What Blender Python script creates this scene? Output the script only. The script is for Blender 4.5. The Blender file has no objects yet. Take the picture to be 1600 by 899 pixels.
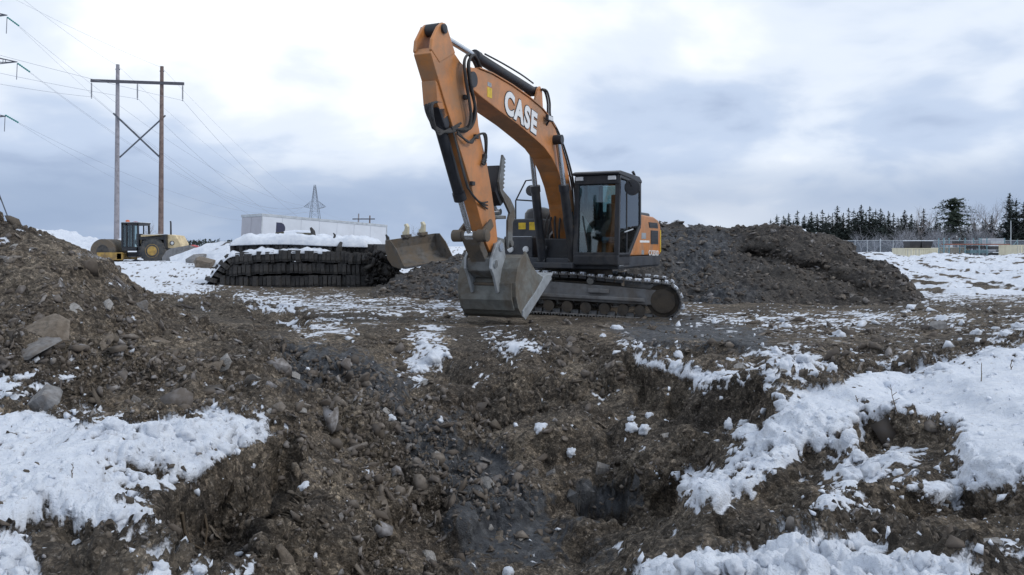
import bpy, bmesh, math, random
import numpy as np
from mathutils import Vector, Matrix
random.seed(7); np.random.seed(7)
R = math.radians
sc = bpy.context.scene
COL = sc.collection
# ------------------------------------------------------------------ camera
F, CXP, HY, EYE = 1230.0, 800.0, 385.0, 1.45      # focal length and horizon in photo pixels, eye height
cam = bpy.data.cameras.new('camera'); camo = bpy.data.objects.new('camera', cam); COL.objects.link(camo)
camo.location = (0, 0, EYE); camo.rotation_euler = (R(90), 0, 0)
cam.sensor_width = 36; cam.lens = 36 * F / 1600
cam.shift_y = (HY - 449.5) / 1600
cam.clip_start = .05; cam.clip_end = 9000
sc.camera = camo
# ------------------------------------------------------------------ sky, sun, exposure
SUN_EL, SUN_AZ = R(36), R(110)                     # azimuth measured clockwise from +Y (the view direction)
w = bpy.data.worlds.new('World'); sc.world = w; w.use_nodes = True
nt = w.node_tree; nt.nodes.clear()
class NG:
    def __init__(s, t): s.t = t
    def n(s, typ, **kw):
        nd = s.t.nodes.new(typ)
        for k, v in kw.items():
            if k[0] == '_': setattr(nd, k[1:], v)
            else:
                i = nd.inputs[int(k[1:])] if k[0] == 'i' and k[1:].isdigit() else nd.inputs[k.replace('__', ' ')]
                if hasattr(v, 'is_output'): s.t.links.new(v, i)
                else: i.default_value = v
        return nd
    def math(s, op, a, b=0, c=0, clamp=False):
        return s.n('ShaderNodeMath', _operation=op, _use_clamp=clamp, i0=a, i1=b, i2=c).outputs[0]
    def mix(s, fac, a, b, mode='MIX'):
        nd = s.t.nodes.new('ShaderNodeMix'); nd.data_type = 'RGBA'; nd.blend_type = mode
        for i, v in ((0, fac), (6, a), (7, b)):
            if hasattr(v, 'is_output'): s.t.links.new(v, nd.inputs[i])
            else: nd.inputs[i].default_value = v if i == 0 else (tuple(v) + (1,))[:4]
        return nd.outputs[2]
    def ramp(s, fac, pts, interp='LINEAR'):
        nd = s.t.nodes.new('ShaderNodeValToRGB'); nd.color_ramp.interpolation = interp
        el = nd.color_ramp.elements
        while len(el) < len(pts): el.new(.5)
        for e, (p, c) in zip(el, pts): e.position = p; e.color = (tuple(c) + (1,))[:4] if not isinstance(c, (int, float)) else (c, c, c, 1)
        s.t.links.new(fac, nd.inputs[0]); return nd.outputs[0]
    def noise(s, vec, scale, detail=4, rough=.5, dist=0):
        nd = s.n('ShaderNodeTexNoise', Scale=scale, Detail=detail, Roughness=rough, Distortion=dist)
        if vec is not None: s.t.links.new(vec, nd.inputs['Vector'])
        return nd.outputs['Fac']
g = NG(nt)
tc = g.n('ShaderNodeTexCoord')
sep = g.n('ShaderNodeSeparateXYZ', Vector=tc.outputs['Generated'])
zz = g.math('MAXIMUM', sep.outputs[2], 0.0)
den = g.math('ADD', zz, .32)
pv = g.n('ShaderNodeCombineXYZ', X=g.math('DIVIDE', sep.outputs[0], den), Y=g.math('DIVIDE', sep.outputs[1], den), Z=3.7)
sky = g.n('ShaderNodeTexSky', _sky_type='NISHITA', _sun_disc=False, _sun_elevation=SUN_EL, _sun_rotation=SUN_AZ)
skyc = g.mix(1.0, sky.outputs[0], (.11, .11, .11), 'MULTIPLY')
n1 = g.noise(pv.outputs[0], .85, 4, .5, .3)
n2 = g.noise(pv.outputs[0], 2.3, 5, .52, .25)
nn = g.math('ADD', g.math('MULTIPLY', n1, .68), g.math('MULTIPLY', n2, .32))
cl = g.ramp(nn, [(.37, (.42, .52, .71)), (.44, (.58, .69, .88)), (.51, (.82, .90, 1.02)), (.585, (1.06, 1.10, 1.15))], 'EASE')
band = g.ramp(zz, [(0.0, .95), (.05, .85), (.12, .0)], 'EASE')            # the far, lower decks of cloud read greyer towards the horizon
n3 = g.noise(pv.outputs[0], .35, 4, .5, 0)
bandf = g.math('MULTIPLY', band, g.ramp(n3, [(.40, 1.0), (.62, .1)], 'EASE'))
cl = g.mix(bandf, cl, (.34, .44, .62))
cov = g.ramp(nn, [(.0, 1.0), (.66, 1.0), (.78, .55)], 'EASE')
fin = g.mix(cov, skyc, cl)
bg = g.n('ShaderNodeBackground', Color=fin, Strength=1.0)
wo = g.n('ShaderNodeOutputWorld'); nt.links.new(bg.outputs[0], wo.inputs[0])
sl = bpy.data.lights.new('sun', 'SUN'); so = bpy.data.objects.new('sun', sl); COL.objects.link(so)
sl.energy = 1.2; sl.angle = R(12); sl.color = (1, .95, .88)
sd = Vector((math.sin(SUN_AZ) * math.cos(SUN_EL), math.cos(SUN_AZ) * math.cos(SUN_EL), math.sin(SUN_EL)))
so.rotation_euler = (-sd).to_track_quat('-Z', 'Y').to_euler()
sc.view_settings.view_transform = 'Standard'; sc.view_settings.look = 'None'
sc.view_settings.exposure = 0.0; sc.view_settings.gamma = 1; sc.view_settings.use_curve_mapping = False
sc.render.resolution_x = 1024; sc.render.resolution_y = 575
# ------------------------------------------------------------------ helpers
def at(px, py, Y): return Vector(((px - CXP) / F * Y, Y, EYE - (py - HY) / F * Y))
def tag(o, label=None, cat=None, group=None, kind=None):
    if label: o['label'] = label
    if cat: o['category'] = cat
    if group: o['group'] = group
    if kind: o['kind'] = kind
    return o
def empty(name, loc=(0, 0, 0), rz=0, label=None, cat=None, group=None):
    o = bpy.data.objects.new(name, None); COL.objects.link(o); o.empty_display_size = .2
    o.location = loc; o.rotation_euler = (0, 0, rz)
    return tag(o, label, cat, group)
def link(name, me, mat=None, parent=None):
    o = bpy.data.objects.new(name, me); COL.objects.link(o)
    if mat is not None and not me.materials: me.materials.append(mat)
    if parent: o.parent = parent
    return o
def copy_tree(o, parent=None):
    c = o.copy(); COL.objects.link(c); c.parent = parent
    for ch in o.children: copy_tree(ch, c)
    return c
class MB:
    def __init__(s, tf=None): s.v = []; s.f = []; s.tf = tf
    def add(s, vs, fs):
        b = len(s.v); s.v += [tuple(v) for v in vs]; s.f += [tuple(b + i for i in f) for f in fs]; return s
    def box(s, x0, x1, y0, y1, z0, z1, m=None):
        vs = [Vector((x, y, z)) for z in (z0, z1) for y in (y0, y1) for x in (x0, x1)]
        if m is not None: vs = [m @ v for v in vs]
        return s.add(vs, [(0, 2, 3, 1), (4, 5, 7, 6), (0, 1, 5, 4), (2, 6, 7, 3), (0, 4, 6, 2), (1, 3, 7, 5)])
    def prism(s, poly, y0, y1):                                   # polygon in (x, z), extruded along y
        n = len(poly)
        if sum(poly[i][0] * poly[(i + 1) % n][1] - poly[(i + 1) % n][0] * poly[i][1] for i in range(n)) < 0: poly = poly[::-1]
        if y0 > y1: y0, y1 = y1, y0
        vs = [(x, y0, z) for x, z in poly] + [(x, y1, z) for x, z in poly]
        fs = [tuple(range(n)), tuple(range(2 * n - 1, n - 1, -1))] + [(i, i + n, (i + 1) % n + n, (i + 1) % n) for i in range(n)]
        return s.add(vs, fs)
    def tube(s, pts, r, n=8, cap=True):
        pts = [Vector(p) for p in pts]; m = len(pts)
        rs = r if isinstance(r, (list, tuple)) else [r] * m
        vs = []; up = Vector((0, 0, 1)); prev = None
        for i, p in enumerate(pts):
            d = (pts[min(i + 1, m - 1)] - pts[max(i - 1, 0)]).normalized()
            if prev is None: a = d.orthogonal().normalized()
            else:
                a = prev - d * prev.dot(d); a = a.normalized() if a.length > 1e-6 else d.orthogonal().normalized()
            prev = a; b = d.cross(a)
            vs += [p + (a * math.cos(t) + b * math.sin(t)) * rs[i] for t in (2 * math.pi * k / n for k in range(n))]
        fs = [(i * n + k, i * n + (k + 1) % n, (i + 1) * n + (k + 1) % n, (i + 1) * n + k) for i in range(m - 1) for k in range(n)]
        if cap: fs += [tuple(range(n - 1, -1, -1)), tuple(range((m - 1) * n, m * n))]
        return s.add(vs, fs)
    def bar(s, p0, p1, w, h, up=(0, 0, 1)):
        p0 = Vector(p0); p1 = Vector(p1); d = (p1 - p0).normalized(); u = Vector(up)
        if abs(d.dot(u)) > .98: u = Vector((0, 1, 0))
        a = d.cross(u).normalized(); b = a.cross(d)
        vs = [p + a * (i * w / 2) + b * (j * h / 2) for p in (p0, p1) for i, j in ((-1, -1), (1, -1), (1, 1), (-1, 1))]
        return s.add(vs, [(3, 2, 1, 0), (4, 5, 6, 7), (0, 1, 5, 4), (1, 2, 6, 5), (2, 3, 7, 6), (3, 0, 4, 7)])
    def lathe(s, c, axis, prof, n=24):                             # prof: (along axis, radius)
        c = Vector(c); ax = Vector(axis).normalized(); a = ax.orthogonal().normalized(); b = ax.cross(a)
        vs = [c + ax * h + (a * math.cos(t) + b * math.sin(t)) * r for h, r in prof for t in (2 * math.pi * k / n for k in range(n))]
        m = len(prof)
        fs = [(i * n + k, i * n + (k + 1) % n, (i + 1) * n + (k + 1) % n, (i + 1) * n + k) for i in range(m - 1) for k in range(n)]
        fs += [tuple(range(n - 1, -1, -1)), tuple(range((m - 1) * n, m * n))]
        return s.add(vs, fs)
    def build(s, name, mat, parent=None, smooth=False, bevel=0, seg=2):
        me = bpy.data.meshes.new(name)
        me.from_pydata([s.tf(v) for v in s.v] if s.tf else s.v, [], s.f)
        bm = bmesh.new(); bm.from_mesh(me); bmesh.ops.recalc_face_normals(bm, faces=bm.faces)
        if bevel:
            es = [e for e in bm.edges if len(e.link_faces) == 2 and e.calc_face_angle(0) > R(28)]
            try: bmesh.ops.bevel(bm, geom=es, offset=bevel, segments=seg, profile=.6, affect='EDGES', clamp_overlap=True)
            except Exception: pass
        bm.to_mesh(me); bm.free()
        if smooth:
            for p in me.polygons: p.use_smooth = True
            try: me.set_sharp_from_angle(angle=R(38))
            except Exception: pass
        me.update()
        return link(name, me, mat, parent)
def mesh_np(name, co, quads=None, tris=None):
    me = bpy.data.meshes.new(name)
    me.vertices.add(len(co)); me.vertices.foreach_set('co', np.ascontiguousarray(co, dtype=np.float32).ravel())
    fl = quads if quads is not None else tris; k = fl.shape[1]
    me.loops.add(fl.size); me.loops.foreach_set('vertex_index', np.ascontiguousarray(fl, dtype=np.int32).ravel())
    me.polygons.add(len(fl)); me.polygons.foreach_set('loop_start', np.arange(0, fl.size, k, dtype=np.int32))
    me.update(calc_edges=True); me.validate()
    return me
def attr(me, name, vals):
    a = me.attributes.new(name, 'FLOAT', 'POINT'); a.data.foreach_set('value', np.ascontiguousarray(vals, dtype=np.float32))
def smooth_np(me): me.polygons.foreach_set('use_smooth', np.ones(len(me.polygons), dtype=bool))
# ---- noise
_P = np.random.RandomState(3).permutation(256); _P = np.concatenate([_P, _P, _P])
_G = np.random.RandomState(4).normal(size=(256, 3)); _G /= np.linalg.norm(_G, axis=1)[:, None]
def perlin(p, s=1.0, seed=0):
    p = p * s + np.array([seed * 17.3, seed * 9.7, seed * 5.1])
    i = np.floor(p).astype(np.int64); f = p - i; u = f * f * f * (f * (f * 6 - 15) + 10); i &= 255
    out = 0
    for dx in (0, 1):
        wx = u[:, 0] if dx else 1 - u[:, 0]
        a = _P[i[:, 0] + dx]
        for dy in (0, 1):
            wy = u[:, 1] if dy else 1 - u[:, 1]
            b = _P[a + i[:, 1] + dy]
            for dz in (0, 1):
                wz = u[:, 2] if dz else 1 - u[:, 2]
                gr = _G[_P[b + i[:, 2] + dz] & 255]
                out = out + wx * wy * wz * (gr[:, 0] * (f[:, 0] - dx) + gr[:, 1] * (f[:, 1] - dy) + gr[:, 2] * (f[:, 2] - dz))
    return out * 1.5
def fbm(p, s, o, seed=0, gain=.5):
    t = 0; a = 1
    for k in range(o): t = t + a * perlin(p, s * 2.03 ** k, seed + k); a *= gain
    return t
def worley(p, s, seed=0):                                          # 2-D cells over (x, y): nearest distance and a random value of the cell
    q = p[:, :2] * s; i = np.floor(q).astype(np.int64); best = np.full(len(q), 9.0); rid = np.zeros(len(q))
    for dx in (-1, 0, 1):
        for dy in (-1, 0, 1):
            c = i + [dx, dy]; h = _P[(_P[(c[:, 0] + seed * 13) & 255] + c[:, 1]) & 255]
            jx = h / 256.; jy = _P[h + 31] / 256.
            d = np.hypot(c[:, 0] + jx - q[:, 0], c[:, 1] + jy - q[:, 1])
            m = d < best; best = np.where(m, d, best); rid = np.where(m, _P[h + 77] / 256., rid)
    return best, rid
def sst(a, b, x): t = np.clip((x - a) / (b - a), 0, 1); return t * t * (3 - 2 * t)
def sdpoly(px, py, poly):                                          # signed distance in pixels, positive inside
    poly = np.array(poly, float); out = np.full(px.shape, -1e3)
    lo = poly.min(0) - 60; hi = poly.max(0) + 60
    m = (px > lo[0]) & (px < hi[0]) & (py > lo[1]) & (py < hi[1])
    if not m.any(): return out
    x = px[m]; y = py[m]; d = np.full(x.shape, 1e9); ins = np.zeros(x.shape, bool); n = len(poly)
    for k in range(n):
        a = poly[k]; b = poly[(k + 1) % n]; e = b - a; L = max(e @ e, 1e-9)
        t = np.clip(((x - a[0]) * e[0] + (y - a[1]) * e[1]) / L, 0, 1)
        d = np.minimum(d, np.hypot(x - a[0] - t * e[0], y - a[1] - t * e[1]))
        c = (a[1] > y) != (b[1] > y)
        if e[1] != 0: ins ^= c & (x < e[0] * (y - a[1]) / e[1] + a[0])
    out[m] = np.where(ins, d, -d); return out
# ------------------------------------------------------------------ materials
MATS = {}
def mat(name, col, rough=.6, metal=0, var=.18, scale=6, dirt=0, dirtcol=(.11, .09, .07), bump=.0, bscale=40, spec=.4):
    if name in MATS: return MATS[name]
    m = bpy.data.materials.new(name); m.use_nodes = True; t = m.node_tree; t.nodes.clear(); g = NG(t)
    tc = g.n('ShaderNodeTexCoord').outputs['Object']
    n = g.noise(tc, scale, 6, .6)
    dk = tuple(c * (1 - var * 1.6) for c in col); lt = tuple(min(1, c * (1 + var)) for c in col)
    c = g.ramp(n, [(.3, dk), (.5, col), (.72, lt)])
    rg = g.math('ADD', rough - .1, g.math('MULTIPLY', n, .2))
    if dirt:
        d = g.ramp(g.noise(tc, scale * .45, 8, .68, .4), [(.62 - dirt * .35, 0.), (.78 - dirt * .3, 1.)])
        d = g.math('MULTIPLY', d, min(1, dirt * 1.5)); c = g.mix(d, c, dirtcol); rg = g.math('ADD', rg, g.math('MULTIPLY', d, .25), clamp=True)
    b = g.n('ShaderNodeBsdfPrincipled', Base__Color=c, Roughness=rg, Metallic=metal)
    b.inputs['Specular IOR Level'].default_value = spec
    if bump:
        bp = g.n('ShaderNodeBump', Strength=bump, Distance=.02, Height=g.noise(tc, bscale, 5, .6)); t.links.new(bp.outputs[0], b.inputs['Normal'])
    o = g.n('ShaderNodeOutputMaterial'); t.links.new(b.outputs[0], o.inputs[0]); MATS[name] = m; return m
M_ORANGE = mat('orange_paint', (.50, .195, .055), .38, 0, .16, 3, .5, (.29, .18, .11), spec=.6)
M_BLACKP = mat('black_paint', (.022, .024, .03), .45, 0, .3, 5, .35, (.075, .068, .062))
M_DGREY = mat('dark_grey_paint', (.04, .045, .056), .5, 0, .25, 4, .35, (.09, .08, .07))
M_STEEL = mat('worn_grey_steel', (.17, .18, .185), .5, .25, .3, 5, .6, (.12, .1, .08), .25, 30)
M_STEELL = mat('pale_worn_steel', (.33, .36, .39), .45, .3, .25, 4, .35, (.15, .125, .1), .2, 30)
M_MUD = mat('muddy_steel', (.10, .095, .09), .75, 0, .4, 5, .7, (.13, .105, .08), .5, 25)
M_CHROME = mat('chrome_rod', (.55, .58, .62), .22, .9, .1, 5)
M_RUBBER = mat('rubber', (.042, .043, .047), .85, 0, .5, 6, .6, (.075, .072, .07), .6, 18)
M_TYRE = mat('old_tyre', (.045, .05, .055), .85, 0, .3, 6, .5, (.12, .11, .1), .3, 20)
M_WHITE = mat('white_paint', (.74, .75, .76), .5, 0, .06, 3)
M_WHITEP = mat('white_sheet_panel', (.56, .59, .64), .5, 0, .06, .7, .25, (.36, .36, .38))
M_YEL = mat('yellow_sticker', (.62, .43, .03), .5, 0, .2, 10)
M_OLDYEL = mat('old_yellow_paint', (.42, .27, .07), .6, 0, .3, 3, .55, (.16, .11, .07))
M_PALEYEL = mat('faded_yellow_paint', (.60, .49, .30), .6, 0, .2, 3, .4, (.25, .18, .12))
M_BEIGE = mat('beige_steel', (.62, .58, .44), .6, 0, .1, 1, .3, (.36, .31, .22))
M_RED = mat('red_paint', (.42, .05, .06), .6, 0, .2, 3)
M_RACKO = mat('orange_rack', (.27, .10, .06), .6, 0, .25, 3, .3)
M_RACKB = mat('blue_green_rack', (.16, .26, .30), .6, 0, .2, 3)
M_GALV = mat('galvanised_steel', (.42, .45, .48), .5, .3, .15, 4)
M_LATT = mat('dull_lattice_steel', (.10, .11, .13), .6, .2, .2, 2)
M_WOOD = mat('weathered_pole_wood', (.27, .26, .285), .85, 0, .2, 2, .2, (.1, .07, .055), .3, 20)
M_WOODR = mat('reddish_pole_wood', (.17, .125, .112), .85, 0, .3, 2, .4, (.08, .055, .05), .3, 20)
M_WIRE = mat('aluminium_wire', (.24, .26, .30), .5, .2, .1, 2)
M_INS = mat('green_insulator', (.02, .20, .19), .3, 0, .2, 4)
M_INSG = mat('grey_insulator', (.16, .17, .2), .4, 0, .2, 4)
M_BARK = mat('dark_bark', (.075, .06, .052), .9, 0, .3, 3)
M_BARKL = mat('pale_bark', (.21, .185, .18), .9, 0, .3, 3)
M_FROST = mat('frosted_twigs', (.26, .265, .29), .9, 0, .3, 1)
M_NEEDLE = mat('spruce_needles', (.026, .037, .033), .85, 0, .45, .5)
M_NEEDLE2 = mat('pine_needles', (.042, .058, .04), .85, 0, .45, .5)
M_SEAT = mat('cab_seat_cloth', (.035, .035, .04), .85, 0, .3, 8)
M_TAN = mat('tan_interior', (.16, .11, .075), .8, 0, .3, 6)
M_BLUEC = mat('blue_cloth', (.16, .22, .33), .85, 0, .3, 6)
M_LAMP = mat('lamp_lens', (.62, .64, .66), .2, 0, .1, 8)
M_AMBER = mat('amber_lens', (.55, .12, .03), .3, 0, .1, 8)
M_STONE = mat('grey_boulder', (.20, .20, .205), .85, 0, .3, 3, .4, (.12, .10, .085), .5, 12)
M_SLATE = mat('grey_slate', (.175, .17, .17), .75, 0, .35, 5, .45, (.12, .1, .08), .5, 25)
M_SLATEB = mat('brown_slate', (.165, .14, .115), .8, 0, .35, 5, .45, (.11, .088, .068), .5, 25)
M_DRY = mat('dry_stem', (.11, .085, .06), .9, 0, .2, 5)
def glass_mat(name, tint, refl):
    m = bpy.data.materials.new(name); m.use_nodes = True; t = m.node_tree; t.nodes.clear(); g = NG(t)
    fr = g.n('ShaderNodeFresnel', IOR=1.5)
    f = g.math('ADD', g.math('MULTIPLY', fr.outputs[0], 1.0), refl, clamp=True)
    tr = g.n('ShaderNodeBsdfTransparent', Color=tint + (1,)); gl = g.n('ShaderNodeBsdfGlossy', Color=(.8, .85, .9, 1), Roughness=.03)
    mx = g.n('ShaderNodeMixShader', Fac=f); t.links.new(tr.outputs[0], mx.inputs[1]); t.links.new(gl.outputs[0], mx.inputs[2])
    o = g.n('ShaderNodeOutputMaterial'); t.links.new(mx.outputs[0], o.inputs[0]); return m
M_GLASS = glass_mat('green_tinted_glass', (.60, .70, .70), .05)
def mesh_wire_mat():
    m = bpy.data.materials.new('chain_link_wire'); m.use_nodes = True; t = m.node_tree; t.nodes.clear(); g = NG(t)
    tr = g.n('ShaderNodeBsdfTransparent'); d = g.n('ShaderNodeBsdfDiffuse', Color=(.30, .33, .38, 1))
    mx = g.n('ShaderNodeMixShader', Fac=.38); t.links.new(tr.outputs[0], mx.inputs[1]); t.links.new(d.outputs[0], mx.inputs[2])
    o = g.n('ShaderNodeOutputMaterial'); t.links.new(mx.outputs[0], o.inputs[0]); return m
M_CHAIN = mesh_wire_mat()
def snow_shader(g, vec):
    n = g.noise(vec, 9, 6, .6); f = g.noise(vec, 70, 4, .6)
    c = g.ramp(n, [(.3, (.54, .59, .68)), (.55, (.645, .69, .765)), (.75, (.70, .735, .79))])
    return c, g.math('ADD', g.math('MULTIPLY', n, .5), g.math('MULTIPLY', f, .35))
def snow_mat():
    m = bpy.data.materials.new('snow'); m.use_nodes = True; t = m.node_tree; t.nodes.clear(); g = NG(t)
    tc = g.n('ShaderNodeTexCoord').outputs['Object']; c, h = snow_shader(g, tc)
    sp = g.ramp(g.noise(tc, 23, 6, .7), [(.64, 0.), (.72, .5)]); c = g.mix(sp, c, (.30, .26, .23))
    b = g.n('ShaderNodeBsdfPrincipled', Base__Color=c, Roughness=.75); b.inputs['Specular IOR Level'].default_value = .2
    bp = g.n('ShaderNodeBump', Strength=.5, Distance=.03, Height=h); t.links.new(bp.outputs[0], b.inputs['Normal'])
    o = g.n('ShaderNodeOutputMaterial'); t.links.new(b.outputs[0], o.inputs[0]); return m
M_SNOW = snow_mat()
def ground_mat(name, greyer=0.0):
    m = bpy.data.materials.new(name); m.use_nodes = True; t = m.node_tree; t.nodes.clear(); g = NG(t)
    tc = g.n('ShaderNodeTexCoord').outputs['Object']
    sn = g.n('ShaderNodeAttribute', _attribute_name='snow').outputs['Fac']
    cy = g.n('ShaderNodeAttribute', _attribute_name='clay').outputs['Fac']
    a = g.noise(tc, 1.1, 5, .6, .3); b_ = g.noise(tc, 9, 7, .65); c_ = g.noise(tc, 55, 5, .65)
    br = g.ramp(a, [(.3, (.058, .047, .038)), (.5, (.122, .101, .079)), (.68, (.200, .170, .135))])
    br = g.mix(g.ramp(b_, [(.34, .85), (.52, 0.)]), br, (.042, .036, .031))
    br = g.mix(g.ramp(b_, [(.55, 0.), (.72, .7)]), br, (.175, .155, .130))
    br = g.mix(g.ramp(g.noise(tc, .45, 4, .6, .5), [(.40, .75), (.56, 0.)]), br, (.040, .035, .031))
    br = g.mix(g.ramp(c_, [(.56, 0.), (.70, .6)]), br, (.23, .215, .20))
    for vs_, lo_, hi_ in ((26, .55, 1.5), (75, .6, 1.45)):              # chips and crumbs too small to model, each with its own tone
        vo = g.n('ShaderNodeTexVoronoi', Vector=tc, Scale=vs_, Randomness=1.0)
        vr = g.n('ShaderNodeSeparateColor', Color=vo.outputs['Color']).outputs[0]
        br = g.mix(1.0, br, g.ramp(vr, [(0., (lo_,) * 3), (.6, (1., 1., 1.)), (.9, (hi_, hi_ * .99, hi_ * .97)), (1., (hi_ * 1.25, hi_ * 1.25, hi_ * 1.25))]), 'MULTIPLY')
    br = g.mix(greyer, br, (.060, .057, .056))
    cl = g.ramp(b_, [(.35, (.034, .037, .044)), (.55, (.072, .077, .086)), (.72, (.15, .155, .165))])
    base = g.mix(cy, br, cl)
    edge = g.math('ADD', sn, g.math('ADD', g.math('MULTIPLY', g.math('SUBTRACT', c_, .5), 1.5), g.math('MULTIPLY', g.math('SUBTRACT', b_, .5), .5)))
    sf = g.ramp(edge, [(.36, 0.), (.46, .45), (.62, 1.)])
    sc_, sh = snow_shader(g, tc)
    sp = g.ramp(g.noise(tc, 30, 7, .75), [(.57, 0.), (.70, .7)])
    sc_ = g.mix(sp, sc_, (.24, .21, .19))
    sc_ = g.mix(g.ramp(sn, [(.5, .45), (.95, 0.)]), sc_, (.34, .33, .34))
    col = g.mix(sf, base, sc_)
    h = g.mix(sf, g.math('ADD', b_, g.math('MULTIPLY', c_, .6)), sh)
    b = g.n('ShaderNodeBsdfPrincipled', Base__Color=col, Roughness=g.math('SUBTRACT', .9, g.math('MULTIPLY', cy, .25)))
    b.inputs['Specular IOR Level'].default_value = .25
    bp = g.n('ShaderNodeBump', Strength=.9, Distance=.045, Height=h); t.links.new(bp.outputs[0], b.inputs['Normal'])
    o = g.n('ShaderNodeOutputMaterial'); t.links.new(b.outputs[0], o.inputs[0]); return m
M_GROUND = ground_mat('earth_and_snow'); M_HEAP = ground_mat('grey_spoil', .72)
def rubble_mat(dk=1.0):
    m = bpy.data.materials.new('slate_rubble'); m.use_nodes = True; t = m.node_tree; t.nodes.clear(); g = NG(t)
    tc = g.n('ShaderNodeTexCoord').outputs['Object']; rn = g.n('ShaderNodeAttribute', _attribute_name='rnd').outputs['Fac']
    c = g.ramp(rn, [(0., (.07, .064, .06)), (.35, (.125, .105, .085)), (.6, (.16, .15, .145)), (.82, (.20, .175, .145)), (1., (.30, .30, .31))])
    c = g.mix(g.ramp(g.noise(tc, 14, 5, .6), [(.42, .7), (.6, 0.)]), c, (.085, .07, .056))
    c = g.mix(1.0, c, (dk, dk, dk * 1.03), 'MULTIPLY')
    b = g.n('ShaderNodeBsdfPrincipled', Base__Color=c, Roughness=.8); b.inputs['Specular IOR Level'].default_value = .3
    o = g.n('ShaderNodeOutputMaterial'); t.links.new(b.outputs[0], o.inputs[0]); return m
M_RUBBLE = rubble_mat(); M_RUBBLEG = rubble_mat(.8)
# ------------------------------------------------------------------ ground: heights from surveyed points (photo pixel + distance)
CP = [  # near lip and left snow shelf
 (30,870,3.5),(100,800,4.0),(200,720,4.9),(50,700,5.2),(400,660,6.0),(330,690,5.4),(0,640,5.9),(60,600,6.2),(0,560,6.8),(100,560,7.0),
 (250,880,3.6),(330,897,3.5),(230,820,4.0),(120,860,3.6),
 # pit, left side
 (430,690,5.6),(470,725,5.9),(440,800,5.0),(300,842,4.5),(400,870,4.5),(500,640,7.5),(560,700,7.0),(550,800,5.8),(600,870,5.2),(650,760,6.5),
 (700,850,5.7),(800,890,5.3),(480,880,4.7),
 # near lip to the right and the slope beyond it
 (1050,888,3.5),(1250,867,3.5),(1450,872,3.4),(1590,862,3.4),(1100,840,4.7),(1250,830,4.5),(1400,830,4.3),(1550,800,4.5),(1300,760,5.1),
 (1200,780,5.4),(1100,780,5.9),(1000,800,6.2),(900,860,5.5),(950,790,6.6),(880,740,7.3),(1000,742,7.1),(1060,748,6.8),(1000,690,8.2),
 (1150,690,7.4),(1150,740,6.4),(1250,722,5.9),
 # snow shelf right
 (1200,640,7.1),(1300,640,6.8),(1400,620,7.2),(1500,600,7.6),(1600,580,8.0),(1600,650,6.2),(1500,680,5.7),(1350,700,5.6),(1450,740,5.0),
 (1580,740,4.9),(1400,682,6.0),(1260,690,6.4),(1200,605,7.9),(1350,590,8.3),(1500,570,8.7),(1600,545,9.2),
 # trench behind the shelf
 (1250,590,9.1),(1400,562,10.6),(1450,520,12.5),(1300,540,11.3),(1560,500,13.5),(1500,480,16.5),
 # ridge and the wall under it
 (980,543,10.3),(1080,592,9.0),(1150,606,8.5),(1190,603,8.2),(1000,600,9.6),(1050,642,8.7),(1150,655,8.0),(950,650,8.8),
 # middle of the pit
 (870,515,11.9),(900,560,11.0),(850,600,10.2),(760,520,12.3),(700,540,11.5),(650,560,11.0),(680,520,12.0),(600,500,13.5),(560,560,10.5),
 (520,520,12.0),(450,560,10.0),(430,520,11.5),(600,640,9.0),(700,640,9.2),(800,650,8.9),(880,680,8.2),(750,720,7.7),(620,600,9.8),(1100,540,11.0),
 # working pad
 (740,494,15.6),(900,501,15.8),(1060,503,15.2),(1200,500,16.0),(1350,490,17.5),(600,480,18.0),(450,476,18.0),(500,453,25.0),(400,453,25.0),
 (280,458,16.0),(300,492,12.8),(400,492,13.6),(350,505,11.6),(900,475,20.0),(750,475,20.0),
 # left mound
 (0,350,8.8),(60,372,9.0),(150,410,9.3),(200,440,9.6),(250,470,10.0),(330,502,9.8),(0,450,7.9),(100,480,7.9),(200,520,8.0),(300,560,8.0),
 (380,600,7.6),(150,600,6.9),(50,520,7.2),(420,642,6.7),(-120,320,9.0),(-120,450,7.6),(-120,560,6.6),(-120,700,5.2),(-120,860,3.7),
 # further out
 (1445,470,19.5),(1600,470,18.5),(1700,520,9.6),(1720,640,6.4),(1720,820,4.0),(1720,470,16.0),(1500,440,32.0),(1400,430,32.0),(1500,402,60.0),
 (1400,404,60.0),(1600,402,60.0),(170,413,38.0),(300,409,42.0),(237,412,50.0),(100,410,48.0),(450,428,40.0),(450,447,28.0),(650,440,30.0),
 (850,420,45.0),(1000,415,50.0),(1200,415,50.0)]
def tps_pts():
    u = []; z = []
    for px, py, Y in CP:
        u.append(((px - CXP) / F, math.log(Y))); z.append(EYE - (py - HY) / F * Y)
    ex = [(-1.25,3,.1),(0,2,-.1),(.5,2,.0),(-.5,2,.0),(1.25,3,.2),(0,3.0,-.25),(.15,3.2,-.15),(-.2,3.2,-.15),(-.55,13,.35),(-.7,12,.5),(-.5,20,.2),(-1.25,9,1.8),(-1.25,6,.8),
          (-1.25,20,.4),(1.25,9,.4),(1.25,20,.4),(1.25,50,.6),(-1.25,50,.6)]
    for t in np.linspace(-1.25, 1.25, 9): ex += [(t, 90, -.25 if t > .3 else .3), (t, 150, 0.), (t, 400, 0.), (t, 1500, 0.), (t, 6000, 0.)]
    for a, Y, h in ex: u.append((a, math.log(Y))); z.append(h)
    return np.array(u), np.array(z)
TU, TZ = tps_pts()
def ker(d2): return d2 * np.log(np.maximum(d2, 1e-12))
SCL = np.array([1.6, 1.0])
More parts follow.
